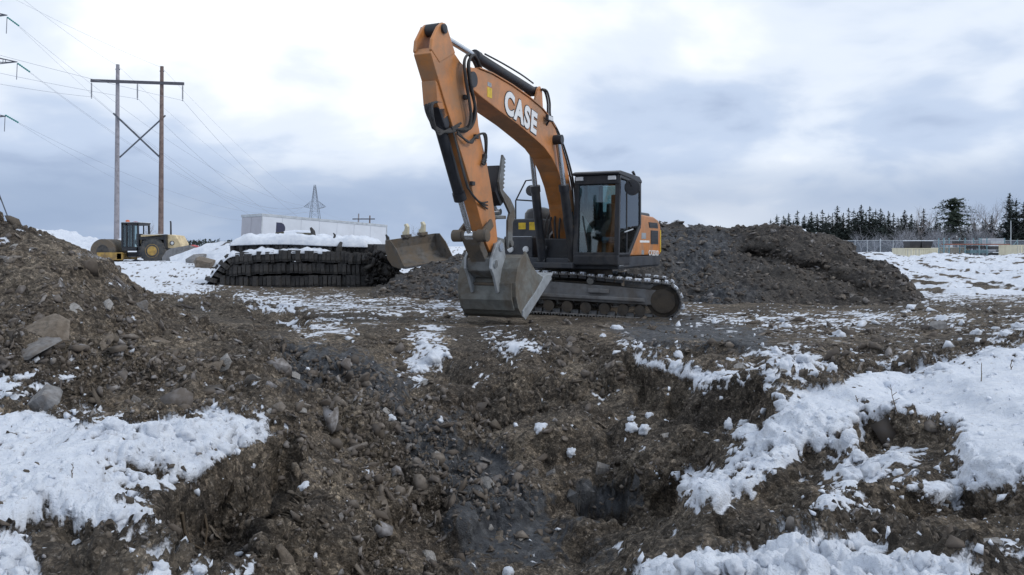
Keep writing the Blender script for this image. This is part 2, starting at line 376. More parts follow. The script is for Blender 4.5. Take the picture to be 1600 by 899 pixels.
def _solve():
    q = TU * SCL; n = len(q)
    K = ker(((q[:, None] - q[None]) ** 2).sum(2)) + np.eye(n) * 2e-3
    P = np.hstack([np.ones((n, 1)), q]); A = np.block([[K, P], [P.T, np.zeros((3, 3))]])
    return np.linalg.solve(A, np.concatenate([TZ, np.zeros(3)]))
TW = _solve()
def tps(u, lv):
    q0 = TU * SCL; out = np.empty(len(u)); x = u * SCL[0]; y = lv * SCL[1]
    for s in range(0, len(u), 60000):
        a = x[s:s + 60000]; b = y[s:s + 60000]
        d2 = (a[:, None] - q0[None, :, 0]) ** 2 + (b[:, None] - q0[None, :, 1]) ** 2
        out[s:s + 60000] = ker(d2) @ TW[:-3] + TW[-3] + TW[-2] * a + TW[-1] * b
    return out
cu = np.concatenate([np.linspace(-1.25, -.70, 40, endpoint=False), np.linspace(-.70, .70, 720), np.linspace(.70, 1.25, 41)[1:]])
ry = np.concatenate([np.geomspace(2.0, 4.0, 110, endpoint=False), np.geomspace(4.0, 9.5, 540, endpoint=False), np.geomspace(9.5, 14, 160, endpoint=False), np.geomspace(14, 26, 90, endpoint=False), np.geomspace(26, 130, 90, endpoint=False), np.geomspace(130, 6000, 26)])
NC, NR = len(cu), len(ry)
U, YY = np.meshgrid(cu, ry); U = U.ravel(); YY = YY.ravel()
Z = tps(U, np.log(YY)); Z = np.where(YY > 130, np.clip(Z, -.3, .5), Z)
P = np.stack([U * YY, YY, Z], 1)
def pix0(P): return CXP + F * P[:, 0] / P[:, 1], HY + F * (EYE - P[:, 2]) / P[:, 1]
Z -= .10 * sst(9.5, 11.5, YY) * sst(17, 14.5, YY) * (U > -.33) + .07 * sst(8., 9., YY) * sst(11.5, 10.3, YY) * (U < -.33)
q0x, q0y = CXP + F * U, HY + F * (EYE - Z) / YY
Z -= .40 * sst(-60, 100, sdpoly(q0x, q0y, [(560,760),(640,650),(800,640),(960,660),(1090,740),(1010,830),(860,960),(560,960)]))
P[:, 2] = Z
nearf = sst(13.0, 9.8, YY)                                            # broken ground close by, a levelled pad beyond
farf = sst(60, 30, YY)
P[:, 2] += (.09 * fbm(P, .8, 3, 1) + .07 * np.tanh(4 * perlin(P, .55, 9))) * (.12 * farf + .88 * nearf)
rim = np.clip(.5 + sdpoly(*pix0(P), [(420,520),(760,500),(990,540),(1190,610),(1210,700),(1010,890),(240,880),(430,690)]) / 60., 0, 1)   # broken ground of the pit
P[:, 2] += (.05 + .06 * rim) * np.tanh(6 * fbm(P, 1.2, 2, 21)) * nearf - .05 * rim * sst(.1, .5, perlin(P, 1.9, 25))
def pix(P): return CXP + F * P[:, 0] / P[:, 1], HY + F * (EYE - P[:, 2]) / P[:, 1]
PX, PY = pix(P)
HOL = [(.44,[(893,752),(960,745),(1062,752),(1050,790),(980,808),(900,800)]),(.36,[(432,698),(385,715),(300,765),(252,800),(262,850),(340,875),(420,820),(470,740)]),
 (.16,[(1210,755),(1262,698),(1338,690),(1346,655),(1470,658),(1498,690),(1410,745),(1290,765)]),(.30,[(982,566),(1040,598),(1090,612),(1190,610),(1200,640),(1100,668),(1000,625)]),
 (.14,[(1120,800),(1200,745),(1300,770),(1240,830),(1130,840)]),(.22,[(240,466),(330,461),(480,492),(478,508),(330,503)]),(.2,[(600,800),(690,770),(720,860),(620,890)]),(.18,[(840,690),(950,690),(960,725),(850,735)]),
 (.14,[(1350,770),(1500,745),(1540,800),(1400,815)]),(.15,[(310,560),(400,590),(400,640),(320,620)]),(.12,[(690,560),(800,570),(810,640),(700,640)]),(.12,[(480,650),(560,650),(570,720),(490,710)])]
hn_ = fbm(P, 2.2, 3, 27)
for hd_, poly in HOL: P[:, 2] -= hd_ * sst(-14, 12, sdpoly(PX, PY, poly) + 16 * hn_)
PX, PY = pix(P)
nD = fbm(P, 15., 3, 45); nA = fbm(P, 1.6, 4, 31); nB = fbm(P, 6.0, 3, 41)
SN = [(1.02,[(-600,655),(60,650),(110,660),(170,652),(200,668),(270,668),(330,645),(410,658),(428,690),(390,712),(330,735),(300,762),(240,764),(150,772),(240,800),(245,842),(200,835),(130,830),(80,812),(30,820),(-600,850)]),
 (.62,[(-60,575),(60,580),(112,585),(108,625),(60,642),(-60,650)]),(1.,[(-60,838),(45,848),(62,960),(-60,960)]),(.62,[(215,872),(380,880),(400,960),(200,960)]),
 (.72,[(640,510),(690,512),(705,575),(660,594),(622,586),(640,550)]),(.75,[(440,500),(530,503),(545,525),(470,520)]),
 (1.,[(972,537),(1000,556),(1040,576),(1095,583),(1180,586),(1180,604),(1090,607),(1030,593),(984,562)]),
 (1.3,[(1192,606),(1260,616),(1350,593),(1450,578),(1600,543),(2300,470),(2300,900),(1600,745),(1540,772),(1480,792),(1400,794),(1366,802),(1400,770),(1450,760),(1520,730),(1500,682),(1470,655),(1345,652),(1335,690),(1262,690),(1180,742),(1120,792),(1075,778),(1035,756),(1130,735),(1190,690),(1212,650),(1200,630)]),
 (.78,[(1180,560),(1250,542),(1295,570),(1262,612),(1200,607)]),(.9,[(1125,661),(1200,649),(1206,668),(1140,677)]),
 (1.,[(1005,886),(1080,875),(1140,884),(1250,856),(1350,849),(1400,862),(1470,870),(1530,905),(1540,960),(990,960)]),
 (.85,[(1308,722),(1400,704),(1442,714),(1380,750),(1310,756)]),(.8,[(1262,802),(1300,770),(1352,774),(1300,816)]),(.55,[(1240,832),(1290,800),(1302,830),(1228,862)]),
 (.6,[(1555,826),(1595,838),(1600,872),(1562,884)]),(.80,[(370,460),(520,469),(722,476),(722,485),(520,490),(400,481)]),(.8,[(758,523),(832,533),(864,552),(800,561),(768,541)]),
 (.72,[(1095,493),(1430,488),(1440,500),(1250,516),(1100,505)]),(.62,[(1436,487),(1500,488),(1532,510),(1490,522),(1450,506)]),(.55,[(1530,500),(1600,484),(1700,480),(1700,520),(1600,532),(1540,542)]),
 (.52,[(1060,470),(1120,480),(1130,500),(1060,503)]),(1.,[(130,398),(330,398),(345,440),(300,452),(236,455),(195,436),(158,414)]),(.55,[(190,455),(300,452),(330,470),(230,466)]),
 (.98,[(1368,392),(1800,385),(1800,466),(1600,465),(1448,468),(1398,424)]),(.40,[(1060,540),(1180,550),(1180,590),(1080,580)]),(.55,[(1290,560),(1450,535),(1460,575),(1340,590)])]
sf = np.zeros(len(P)); dust = np.zeros(len(P))
for wgt, poly in SN:
    dust = np.maximum(dust, min(1, wgt) * np.clip(.75 + sdpoly(PX, PY, poly) / 55., 0, 1))
for wgt, poly in SN: sf = np.maximum(sf, wgt * np.clip(.5 + sdpoly(PX, PY, poly) / 58., 0, 1) * ((YY > 14) if max(q[1] for q in poly) < 475 else 1))
sf = np.maximum(sf, np.where((YY > 22 + 9 * sst(290, 370, PX + 60 * nA)) & (PX > 0) & (PX < 640), .86, 0))
sf = np.maximum(sf, sst(28, 36, YY) * .92)
sf = np.where((sf < .5) & (YY < 20), sf * .92, sf)
snow = sst(.36, .72, np.where(sf > .3, sf + .10 * (sf < .8), sf) * 1.04 + .38 * nA + .44 * nB + .46 * nD - .05)
CLAY = [(1.25,[(425,535),(540,545),(640,598),(625,645),(560,605),(450,605)]),(1.15,[(590,640),(720,650),(760,760),(690,770),(620,700)]),(1.15,[(690,690),(790,690),(860,780),(860,880),(720,890),(690,780)]),
 (1.,[(890,750),(1010,756),(1000,800),(900,806)]),(1.5,[(960,514),(1080,500),(1190,516),(1200,546),(1120,540),(1010,534)]),(.55,[(830,790),(960,800),(960,890),(850,890)]),(.4,[(1100,470),(1420,470),(1420,520),(1100,520)])]
cf = np.zeros(len(P))
for wgt, poly in CLAY: cf = np.maximum(cf, wgt * np.clip(.5 + sdpoly(PX, PY, poly) / 50., 0, 1))
clay = sst(.42, .85, cf + .35 * nA + .35 * nB + .5 * nD) * np.clip(cf * 2, 0, 1)
smo = np.clip(.5 + sdpoly(PX, PY, [(1215,612),(1350,588),(1600,536),(1700,526),(1700,740),(1600,735),(1530,720),(1490,660),(1300,655)]) / 40., 0, 1)   # untrodden snow
smo = np.maximum(smo, np.clip(.5 + sdpoly(PX, PY, [(-60,665),(150,665),(170,740),(-60,760)]) / 40., 0, 1) * .8)
def normals(P):
    G = P.reshape(NR, NC, 3); du = np.gradient(G, axis=1); dv = np.gradient(G, axis=0)
    n = np.cross(du, dv); n /= np.linalg.norm(n, axis=2)[..., None] + 1e-9; n = n.reshape(-1, 3)
    return np.where(n[:, 2:3] < 0, -n, n)
N = normals(P)
snow *= sst(.30, .62, N[:, 2])
soil = 1 - snow
amp = .22 + .78 * nearf
f1, r1 = worley(P, 4.2, 1); f2, r2 = worley(P, 9.5, 2); f3, r3 = worley(P, 20., 3)
near10 = sst(16, 9, YY)
sd_ = .075 * np.abs(perlin(P, 2.3, 51)) * 2 + .060 * np.abs(perlin(P, 5.1, 52)) * 2 + .040 * np.abs(perlin(P, 12., 53)) * 2 + .020 * np.abs(perlin(P, 27., 54)) * 2 + .05 * perlin(P, 1.3, 55)
sd_ += .06 * np.clip(.55 - f1, 0, 1) * (r1 > .78) + .04 * np.clip(.58 - f2, 0, 1) * (r2 > .7) + .03 * np.clip(.6 - f3, 0, 1) * (r3 > .5)
rgh = .35 + .85 * sst(-.25, .35, perlin(P, .7, 57) + .5 * perlin(P, 1.9, 58))               # smeared faces next to crumbled ones
d = soil * amp * (sd_ - .085) * rgh
lump = (.045 * np.abs(perlin(P, 2.6, 61)) * 2 + .040 * np.abs(perlin(P, 6.1, 62)) * 2 + .024 * np.abs(perlin(P, 14., 63)) * 2 + .012 * np.abs(perlin(P, 30., 64)) * 2) * (1 - .85 * smo)
d += snow * (.006 + sst(.3, 1.0, sf) * .02 + lump * sst(.35, .95, sf + .3 * nA)) * (.35 + .65 * nearf) * farf
P2 = P + N * d[:, None]
idx = np.arange(NR * NC).reshape(NR, NC)
quads = np.stack([idx[:-1, :-1], idx[:-1, 1:], idx[1:, 1:], idx[1:, :-1]], -1).reshape(-1, 4)
me = mesh_np('ground', P2, quads=quads); smooth_np(me)
attr(me, 'snow', np.maximum(snow, (.30 * dust + .05) * sst(20, 12, YY) * sst(.35, .7, N[:, 2]) + .30 * (nA + nB) * dust * sst(20, 12, YY))); attr(me, 'clay', clay)
ground = link('ground', me, M_GROUND); tag(ground, 'churned brown earth with an open pit and patches of snow', None, None, 'structure')
NRM = normals(P2)
QX, QY = pix(P2)
# what the photo sees of the ground, on a 2-pixel raster (used to lay stones where the photo shows them)
ZB = np.full((520, 900), -1, int)
vis = (QX > -100) & (QX < 1700) & (QY > 330) & (QY < 960) & (YY < 60)
ids = np.nonzero(vis)[0]; ids = ids[np.argsort(-YY[ids])]
ZB[np.clip((QY[ids] - 330) / 2, 0, 519).astype(int) , np.clip((QX[ids] + 100) / 2, 0, 899).astype(int)] = ids
def gv(px, py):
    a, b = int((py - 330) / 2), int((px + 100) / 2)
    for r in range(0, 8):
        blk = ZB[max(0, a - r):a + r + 1, max(0, b - r):b + r + 1]; k = blk[blk >= 0]
        if len(k): return int(k[np.argmin(YY[k])])
    return None
def gpos(px, py):
    k = gv(px, py); return (Vector(P2[k]), Vector(NRM[k])) if k is not None else (at(px, py, 12), Vector((0, 0, 1)))
def gz(x, y):                                                          # ground height at a world position
    u = x / y; j = np.searchsorted(cu, u); i = np.searchsorted(ry, y)
    i = min(max(i, 1), NR - 1); j = min(max(j, 1), NC - 1)
    return float(P2[i * NC + j, 2])
# ------------------------------------------------------------------ heaps and banks: along a crest line, from toe to crest and down the back
def heap(name, label, crest, toe, back, nu, nv, material, disp, snowf, recess=None, seed=0, claya=0.0):
    crest = np.array(crest, float); toe = np.array(toe, float)
    t = np.linspace(crest[0, 0], crest[-1, 0], nu)
    cpy = np.interp(t, crest[:, 0], crest[:, 1]); cY = np.interp(t, crest[:, 0], crest[:, 2])
    tpy = np.interp(t, toe[:, 0], toe[:, 1]); tY = np.interp(t, toe[:, 0], toe[:, 2])
    C = np.stack([(t - CXP) / F * cY, cY, EYE - (cpy - HY) / F * cY], 1)
    T = np.stack([(t - CXP) / F * tY, tY, EYE - (tpy - HY) / F * tY], 1); T[:, 2] -= .25; C[:, 2] -= .16 if name == 'spoil_heap' else 0
    B = C.copy(); B[:, 1] += back; B[:, 0] *= B[:, 1] / C[:, 1]; B[:, 2] = T[:, 2] - .2
    vv = np.linspace(0, 1, nv); vb = np.linspace(0, 1, max(8, nv // 5))[1:]
    G = [T * (1 - v) + C * v for v in vv] + [C * (1 - v) + B * v for v in vb]
    G = np.array(G); V = np.concatenate([vv, 1 + vb]); n_r = len(V)
    Q = G.reshape(-1, 3); tt = np.tile(t, n_r); VV = np.repeat(V, nu)
    if recess is not None: Q = Q + recess(tt, VV, Q)
    # soft crest
    Q[:, 2] -= .12 * np.exp(-((VV - 1) / .08) ** 2)
    GG = Q.reshape(n_r, nu, 3); n = np.cross(np.gradient(GG, axis=1), np.gradient(GG, axis=0)); n /= np.linalg.norm(n, axis=2)[..., None] + 1e-9; n = n.reshape(-1, 3)
    fl = n[:, 2] < 0; 
    if fl.mean() > .5: n = -n
    sw = snowf(tt, VV, Q)
    dd = disp(Q, sw); Q = Q + n * dd[:, None]
    ix = np.arange(n_r * nu).reshape(n_r, nu)
    qd = np.stack([ix[:-1, :-1], ix[:-1, 1:], ix[1:, 1:], ix[1:, :-1]], -1).reshape(-1, 4)
    me = mesh_np(name, Q, quads=qd); smooth_np(me); attr(me, 'snow', sw); attr(me, 'clay', np.clip(claya * (.55 + 1.6 * fbm(Q, .5, 3, 77)), 0, 1) * sst(1260, 1130, tt))
    o = link(name, me, material); tag(o, label, None, None, 'structure')
    return Q, n, VV, tt
def soil_disp(a):
    def f(Q, sw):
        f1, r1 = worley(Q[:, [0, 2, 1]], 2.2, 5); f2, r2 = worley(Q[:, [0, 2, 1]], 5.5, 6)
        return a * (.20 * fbm(Q, .7, 3, 71) + .16 * np.abs(perlin(Q, 1.7, 72)) + .11 * np.abs(perlin(Q, 4.2, 73)) + .06 * np.abs(perlin(Q, 10, 74)) + .05 * np.clip(.6 - f1, 0, 1) * (r1 > .5) + .09 * np.clip(.6 - f2, 0, 1) * (r2 > .45))
    return f
def heap_snow(tt, VV, Q):
    n = fbm(Q, 2.3, 4, 81)
    s = .10 + np.exp(-((VV - 1.0) / .05) ** 2) * .30 + np.where((tt > 1240) & (tt < 1275), .28, 0) * np.exp(-((VV - 1) / .1) ** 2)
    return sst(.42, .6, s + .28 * n)
def undercut(tt, VV, Q):
    a = sst(1120, 1190, tt) * sst(1400, 1350, tt)
    line = np.interp(tt, [1120, 1200, 1300, 1400], [.72, .60, .50, .45]) + .05 * perlin(Q, .8, 83)
    dv = VV - line
    rec = a * np.where(dv < 0, np.exp(-(dv / .16) ** 2), np.exp(-(dv / .07) ** 2)) * .7
    o = np.zeros_like(Q); o[:, 1] = rec; o[:, 2] = -.12 * rec
    up = a * sst(0, .1, dv) * sst(.5, .25, dv) * .12
    o[:, 1] -= up
    return o
HEAPQ = heap('spoil_heap', 'long dark grey heap of broken rock and earth behind the excavator',
     [(580,452,23),(615,436,24),(650,415,25),(690,399,25.5),(735,388,26),(800,386,26),(880,372,26),(950,350,26),(1005,331,26),(1030,338,26),(1055,344,26),(1075,349,25.6),(1108,341,25.4),(1140,350,25.2),
      (1180,346,25),(1230,343,24.6),(1256,349,24.2),(1292,356,23.8),(1312,366,23.2),(1332,384,22.6),(1356,396,22),(1385,401,21.4),(1400,414,21),(1420,438,20.6),(1448,462,20.2),(1475,474,19.8)],
     [(580,462,21.5),(700,472,20.5),(900,476,20.2),(1100,478,19.8),(1250,480,19.3),(1400,484,18.6),(1475,482,18.4)],
     4.5, 720, 190, M_HEAP, soil_disp(1.0), heap_snow, undercut, 0, .8)
def snow_disp(Q, sw): return .35 * fbm(Q, .25, 3, 91) + .16 * fbm(Q, .9, 3, 92) * 1.0
def bank_snow(tt, VV, Q): return sst(.35, .55, .80 + .5 * fbm(Q, .7, 4, 95) - .25 * (VV < .3))
heap('snow_bank', 'white snow-covered earth bank behind the yellow roller',
     [(-80,352,62),(20,357,62),(70,355,62),(120,362,62),(150,366,61),(175,378,60),(190,372,60),(215,384,60),(250,390,60)],
     [(-80,402,55),(100,405,54),(250,404,54)], 8, 240, 60, M_GROUND, snow_disp, bank_snow)
heap('snow_bank', 'low snowy mound between the roller and the stacked rubber mats',
     [(268,400,46),(300,390,45),(330,380,44),(355,375,43),(385,378,43),(410,386,43),(440,400,43)],
     [(268,412,40),(300,418,37),(350,425,34),(440,425,34)], 6, 160, 60, M_GROUND, snow_disp, bank_snow)
def field_snow(tt, VV, Q): return sst(.40, .58, .70 + .62 * fbm(Q * np.array([1, .6, 1]), .9, 4, 97) + .15 * fbm(Q, 4., 2, 96))
def field_disp(Q, sw): return .28 + .22 * fbm(Q, .45, 3, 98) + .12 * np.abs(perlin(Q, 1.5, 99)) + .08 * np.abs(perlin(Q, 3.6, 100))
heap('snow_slope', 'rough snow-covered slope with dark clods below the fenced yard',
     [(1330,400,62),(1370,399,62),(1420,408,60),(1460,402,60),(1500,404,60),(1540,407,60),(1600,401,60),(1680,398,60),(1800,396,60)],
     [(1330,466,24),(1450,470,22),(1600,468,21.5),(1800,468,21)], 10, 300, 190, M_GROUND, field_disp, field_snow)
# ------------------------------------------------------------------ stones
def rock_mesh(name, seed, dims, npts=13, jitter=.25):
    rs = np.random.RandomState(seed); bm = bmesh.new()
    for _ in range(npts):
        p = rs.normal(size=3); p /= np.linalg.norm(p); p = np.sign(p) * np.abs(p) ** .65 * (1 - jitter * rs.rand())
        bm.verts.new(p * np.array(dims))
    res = bmesh.ops.convex_hull(bm, input=bm.verts)
    bmesh.ops.delete(bm, geom=[v for v in bm.verts if not v.link_faces], context='VERTS')
    bmesh.ops.triangulate(bm, faces=bm.faces)
    me = bpy.data.meshes.new(name); bm.to_mesh(me); bm.free(); return me
def arrays(me):
    v = np.empty(len(me.vertices) * 3, np.float32); me.vertices.foreach_get('co', v)
    t = np.array([p.vertices[:] for p in me.polygons]); return v.reshape(-1, 3), t
def frames(nrm, rs, tilt):
    n = nrm + rs.normal(size=nrm.shape) * tilt; n /= np.linalg.norm(n, axis=1)[:, None]
    a = rs.normal(size=n.shape); a -= n * (a * n).sum(1)[:, None]; a /= np.linalg.norm(a, axis=1)[:, None]
    return np.stack([a, np.cross(n, a), n], 2)
def scatter(name, label, pos, nrm, size, tilt, templ, material, sink=.25, seed=0):
    rs = np.random.RandomState(seed); Rm = frames(nrm, rs, tilt); k = rs.randint(0, len(templ), len(pos))
    cos = []; tris = []; rn = []; base = 0
    for j, (v, t) in enumerate(templ):
        m = np.nonzero(k == j)[0]
        if not len(m): continue
        st = size[m][:, None] * rs.uniform(.7, 1.3, (len(m), 3))
        w = np.einsum('nij,nvj->nvi', Rm[m], v[None] * st[:, None, :]) + (pos[m] + nrm[m] * (size[m] * sink * .3)[:, None])[:, None, :]
        cos.append(w.reshape(-1, 3)); nvt = len(v)
        tris.append((t[None] + (base + np.arange(len(m)) * nvt)[:, None, None]).reshape(-1, 3)); base += len(m) * nvt
        rn.append(np.repeat(rs.rand(len(m)), nvt))
    me = mesh_np(name, np.concatenate(cos), tris=np.concatenate(tris)); attr(me, 'rnd', np.concatenate(rn))
    o = link(name, me, material); tag(o, label, name.replace('_', ' ').split()[-1], None, 'stuff'); return o
SHARD = [rock_mesh('shard', 100 + i, d, 10, .15) for i, d in enumerate([(1, .7, .22), (1, .5, .2), (1, .8, .35), (1, .6, .3), (1, .9, .5), (1, .75, .6), (1.2, .45, .18), (1, .8, .25)])]
TS = [arrays(m) for m in SHARD]
CLOD = [arrays(rock_mesh('clod', 140 + i, (1, .8, .65), 10, .35)) for i in range(5)]
rs = np.random.RandomState(11)
def pick(n, dens, lim=(330, 930)):                                     # ground vertices the photo sees, evenly over the picture, kept by a density function
    px = rs.uniform(-80, 1680, n * 3); py = rs.uniform(lim[0], lim[1], n * 3)
    k = ZB[np.clip((py - 330) / 2, 0, 519).astype(int), np.clip((px + 100) / 2, 0, 899).astype(int)]
    ok = (k >= 0); k = k[ok]; px = px[ok]; py = py[ok]
    keep = rs.rand(len(k)) < dens(px, py, k); return k[keep][:n]
ROCKY = [(1.,[(-60,350),(60,372),(200,440),(260,480),(360,520),(420,560),(430,640),(300,650),(120,600),(-60,580)]),(1.,[(420,540),(640,560),(760,680),(860,740),(860,890),(560,890),(480,760),(430,640)]),
         (.8,[(800,640),(1000,680),(1000,740),(860,760),(780,700)]),(.9,[(1180,470),(1440,470),(1560,500),(1500,560),(1300,590),(1180,560)]),(.6,[(860,520),(980,550),(1000,640),(860,640)])]
def rocky(px, py):
    f = np.full(px.shape, .22)
    for wgt, poly in ROCKY: f = np.maximum(f, wgt * np.clip(.5 + sdpoly(px, py, poly) / 60., 0, 1))
    return f
k = pick(21000, lambda x, y, k: rocky(x, y) * np.clip(rgh[k] * 1.3 - .3, .1, 1) * (1 - .985 * snow[k]) * (.35 + .65 * (YY[k] < 17)))
scatter('slate_rubble', 'small slate chips and broken stones strewn over the pit and mounds', P2[k], NRM[k], (.0029 * YY[k]) * np.exp(rs.normal(0, .62, len(k))), .35, TS, M_RUBBLE, .1, 1)
k = pick(9000, lambda x, y, k: .75 * np.clip(rgh[k] * 1.4 - .5, .05, 1) * (1 - .95 * snow[k]) * (YY[k] < 15))
M_CLOD = mat('earth_clod', (.098, .083, .068), .95, 0, .45, 3, .3, (.06, .048, .038), .6, 40)
scatter('earth_crumbs', 'loose crumbs and clods of brown earth over the pit sides', P2[k], NRM[k], (.0021 * YY[k]) * np.exp(rs.normal(0, .6, len(k))), .6, CLOD, M_CLOD, 0., 2)
k = pick(2600, lambda x, y, k: np.clip(sf[k] * 1.5, 0, 1) * (1 - .6 * snow[k]) * (YY[k] < 18) + .012 * (YY[k] < 18))
scatter('snow_crumbs', 'small crumbs of snow scattered over the broken ground', P2[k], NRM[k], (.0034 * YY[k]) * np.exp(rs.normal(0, .5, len(k))), .6, CLOD, M_SNOW, .2, 3)
hq, hn, hv, ht = HEAPQ
m = np.nonzero((hv < 1.0) & (ht > 590))[0]; m = m[rs.randint(0, len(m), 6500)]
scatter('heap_stones', 'broken grey stones covering the long spoil heap', hq[m], hn[m], np.minimum(.13, .045 * np.exp(rs.normal(0, .6, len(m)))), .35, TS, M_RUBBLEG, .2, 4)
# single larger stones
def place(me, name, pos, nrm, size, tilt, material, label, cat, group=None, seed=0, sink=.1):
    r = np.random.RandomState(seed); Rm = frames(np.array([nrm]), r, tilt)[0]
    o = link(name, me, None); o.data = me
    if not me.materials: me.materials.append(material)
    o.matrix_world = Matrix.Translation(Vector(pos) - Vector(nrm) * size * sink) @ Matrix(Rm.tolist()).to_4x4() @ Matrix.Diagonal((size,) * 3 + (1,))
    return tag(o, label, cat, group)
BIG = [rock_mesh('slate_stone', 200 + i, d, 11, .12) for i, d in enumerate([(1, .7, .16), (1, .5, .2), (1, .8, .28), (1, .6, .4), (1.2, .45, .14), (1, .8, .2)])]
M_SLATEP = mat('pale_slate', (.27, .265, .26), .75, 0, .3, 5, .4, (.14, .12, .1), .4, 25)
for i, b in enumerate(BIG): b.materials.append((M_SLATE, M_SLATEB, M_SLATEP)[i % 3])
k = pick(250, lambda x, y, k: rocky(x, y) * (1 - snow[k]) * (YY[k] < 14.5), (370, 890))
for i, v in enumerate(k):
    z_ = 'mound' if QX[v] < 420 and QY[v] < 640 else ('trench' if QX[v] > 1150 and QY[v] < 620 else 'pit')
    lab = {'mound': 'grey slate stone lying on the earth mound beside the pit', 'trench': 'stone in the rubble behind the snowy shelf', 'pit': 'flat slate stone on the side of the open pit'}[z_]
    colr = ('grey', 'brown', 'pale')[i % 3]; lab = colr + ' ' + lab.replace('grey ', ''); z_ = z_ + ', ' + colr
    place(BIG[i % 6], 'slate_stone', P2[v], NRM[v], min(.16, .0062 * YY[v] * math.exp(rs.normal(0, .5))), .3, None, lab, 'stone', 'slate stones on the ' + z_, i)
M_DSTONE = mat('dark_rock', (.085, .09, .098), .8, 0, .4, 4, .45, (.10, .085, .07), .6, 14)
def hero(px, py, size, dims, material, label, seed, sink=.15, nrm=None, tilt=.15, npts=20):
    p, n = gpos(px, py); return place(rock_mesh('boulder', seed, dims, npts, .18), 'boulder', p, nrm or n, size, tilt, material, label, 'rock', None, seed, sink)
hero(62, 520, .29, (1.1, .75, .26), M_SLATEB, 'large flat slate boulder on the flank of the left earth mound', 301, .0, (-.1, -.45, .86))
hero(46, 540, .27, (1.1, .7, .2), M_SLATE, 'slate plate under the large flat boulder on the left mound', 311, .1, (.05, -.3, .95))
hero(218, 478, .13, (.6, 1, .25), M_SLATE, 'upright pale slate slab on the crest of the earth mound', 302, -.3, (.3, -.95, .1))
hero(62, 622, .16, (1, .8, .6), M_STONE, 'rounded dark grey boulder half buried in patchy snow below the mound', 303)
hero(1472, 866, .13, (1.5, .6, .42), M_DSTONE, 'long dark grey rock behind the lumpy snow on the pit lip', 304, .0)
hero(1418, 568, .19, (.8, .7, .9), M_SLATEB, 'brown upright boulder in the rubble behind the snow shelf', 305, .0)
hero(1464, 512, .22, (1, .6, .7), M_STONE, 'dark grey boulder beside snow blocks at the edge of the pad', 306, .0)
hero(440, 868, .10, (.5, 1.1, .35), M_SLATEB, 'oval brown stone leaning on the near wall of the pit', 307, -.1)
hero(755, 720, .11, (1, .7, .3), M_SLATE, 'pale flat slate plate in the middle of the pit slope', 308, -.1)
rb = random.Random(12); LEDGE = [rock_mesh('bedrock_block', 360 + i, (.55, .45, 1.15), 9, .1) for i in range(4)]
for i in range(16):                                                     # bedrock showing in the far wall of the dark hollow
    px, py = rb.uniform(893, 1010), rb.uniform(756, 792); p, n = gpos(px, py)
    place(LEDGE[i % 4], 'bedrock_block', p + Vector((0, .05, -.02)), Vector((0, -.25, 1)).normalized(), rb.uniform(.07, .14), .18, M_DSTONE, 'dark upright block of bedrock in the wall of the hollow', 'rock', 'bedrock blocks in the hollow', 360 + i, .0)
# ------------------------------------------------------------------ lumps of snow
def lump_mesh(seed):
    bm = bmesh.new(); bmesh.ops.create_icosphere(bm, subdivisions=3, radius=1)
    co = np.array([v.co[:] for v in bm.verts]); d = 1 + .5 * np.abs(perlin(co, 1.3, seed)) * 1.6 + .3 * np.abs(perlin(co, 3.1, seed + 1)) - .3
    for v, s_ in zip(bm.verts, d): v.co *= s_; v.co.z *= .72
    me = bpy.data.meshes.new('snow_lump'); bm.to_mesh(me); bm.free(); me.materials.append(M_SNOW)
    for p in me.polygons: p.use_smooth = True
    return me
LUMP = [lump_mesh(400 + 3 * i) for i in range(6)]
LP = [(610,655,9,'pit'),(843,668,11,'pit'),(475,760,10,'pit'),(893,707,8,'pit'),(688,656,9,'pit'),(985,668,12,'pit'),(1005,672,13,'pit'),(1036,665,12,'pit'),(1012,648,7,'pit'),(985,655,7,'pit'),
 (965,512,12,'pad'),(942,524,6,'pad'),(1060,555,9,'ridge'),(1054,572,12,'ridge'),(1140,565,10,'ridge'),(1215,550,11,'trench'),(1240,545,12,'trench'),(1225,575,14,'trench'),(1205,590,12,'trench'),(1255,560,12,'trench'),
 (1300,575,9,'trench'),(1310,525,12,'trench'),(1440,568,13,'trench'),(1470,575,14,'trench'),(1450,580,9,'trench'),(1525,520,10,'trench'),(1570,523,12,'trench'),(1590,510,12,'trench'),(1470,498,10,'trench'),(1228,510,9,'trench'),
 (1340,712,14,'shelf'),(1362,735,17,'shelf'),(1330,745,14,'shelf'),(1290,790,14,'shelf'),(1278,802,11,'shelf'),(1405,738,11,'shelf'),(1136,665,10,'shelf'),(1160,663,8,'shelf'),
 (1030,890,15,'lip'),(1075,884,18,'lip'),(1110,890,15,'lip'),(1150,885,17,'lip'),(1200,878,18,'lip'),(1240,868,20,'lip'),(1290,862,20,'lip'),(1345,856,22,'lip'),(1400,870,18,'lip'),(1440,878,18,'lip'),(1490,888,16,'lip'),(1180,894,14,'lip'),(1320,885,20,'lip'),(1260,890,18,'lip'),
 (22,862,18,'corner'),(45,880,16,'corner'),(10,884,18,'corner'),(255,884,14,'corner'),(310,888,12,'corner'),
 (180,662,15,'left'),(240,672,16,'left'),(290,680,17,'left'),(335,655,12,'left'),(360,672,14,'left'),(395,668,13,'left'),(310,700,15,'left'),(350,700,14,'left'),(265,750,12,'left'),(225,762,12,'left'),(380,690,12,'left'),(180,800,13,'left'),(220,815,12,'left'),(60,765,9,'left'),
 (1200,585,10,'trench'),(1270,585,10,'trench'),(660,535,11,'pad'),(675,560,12,'pad'),(650,578,9,'pad'),(490,508,8,'pad'),(460,512,7,'pad'),(790,892,12,'pit')]
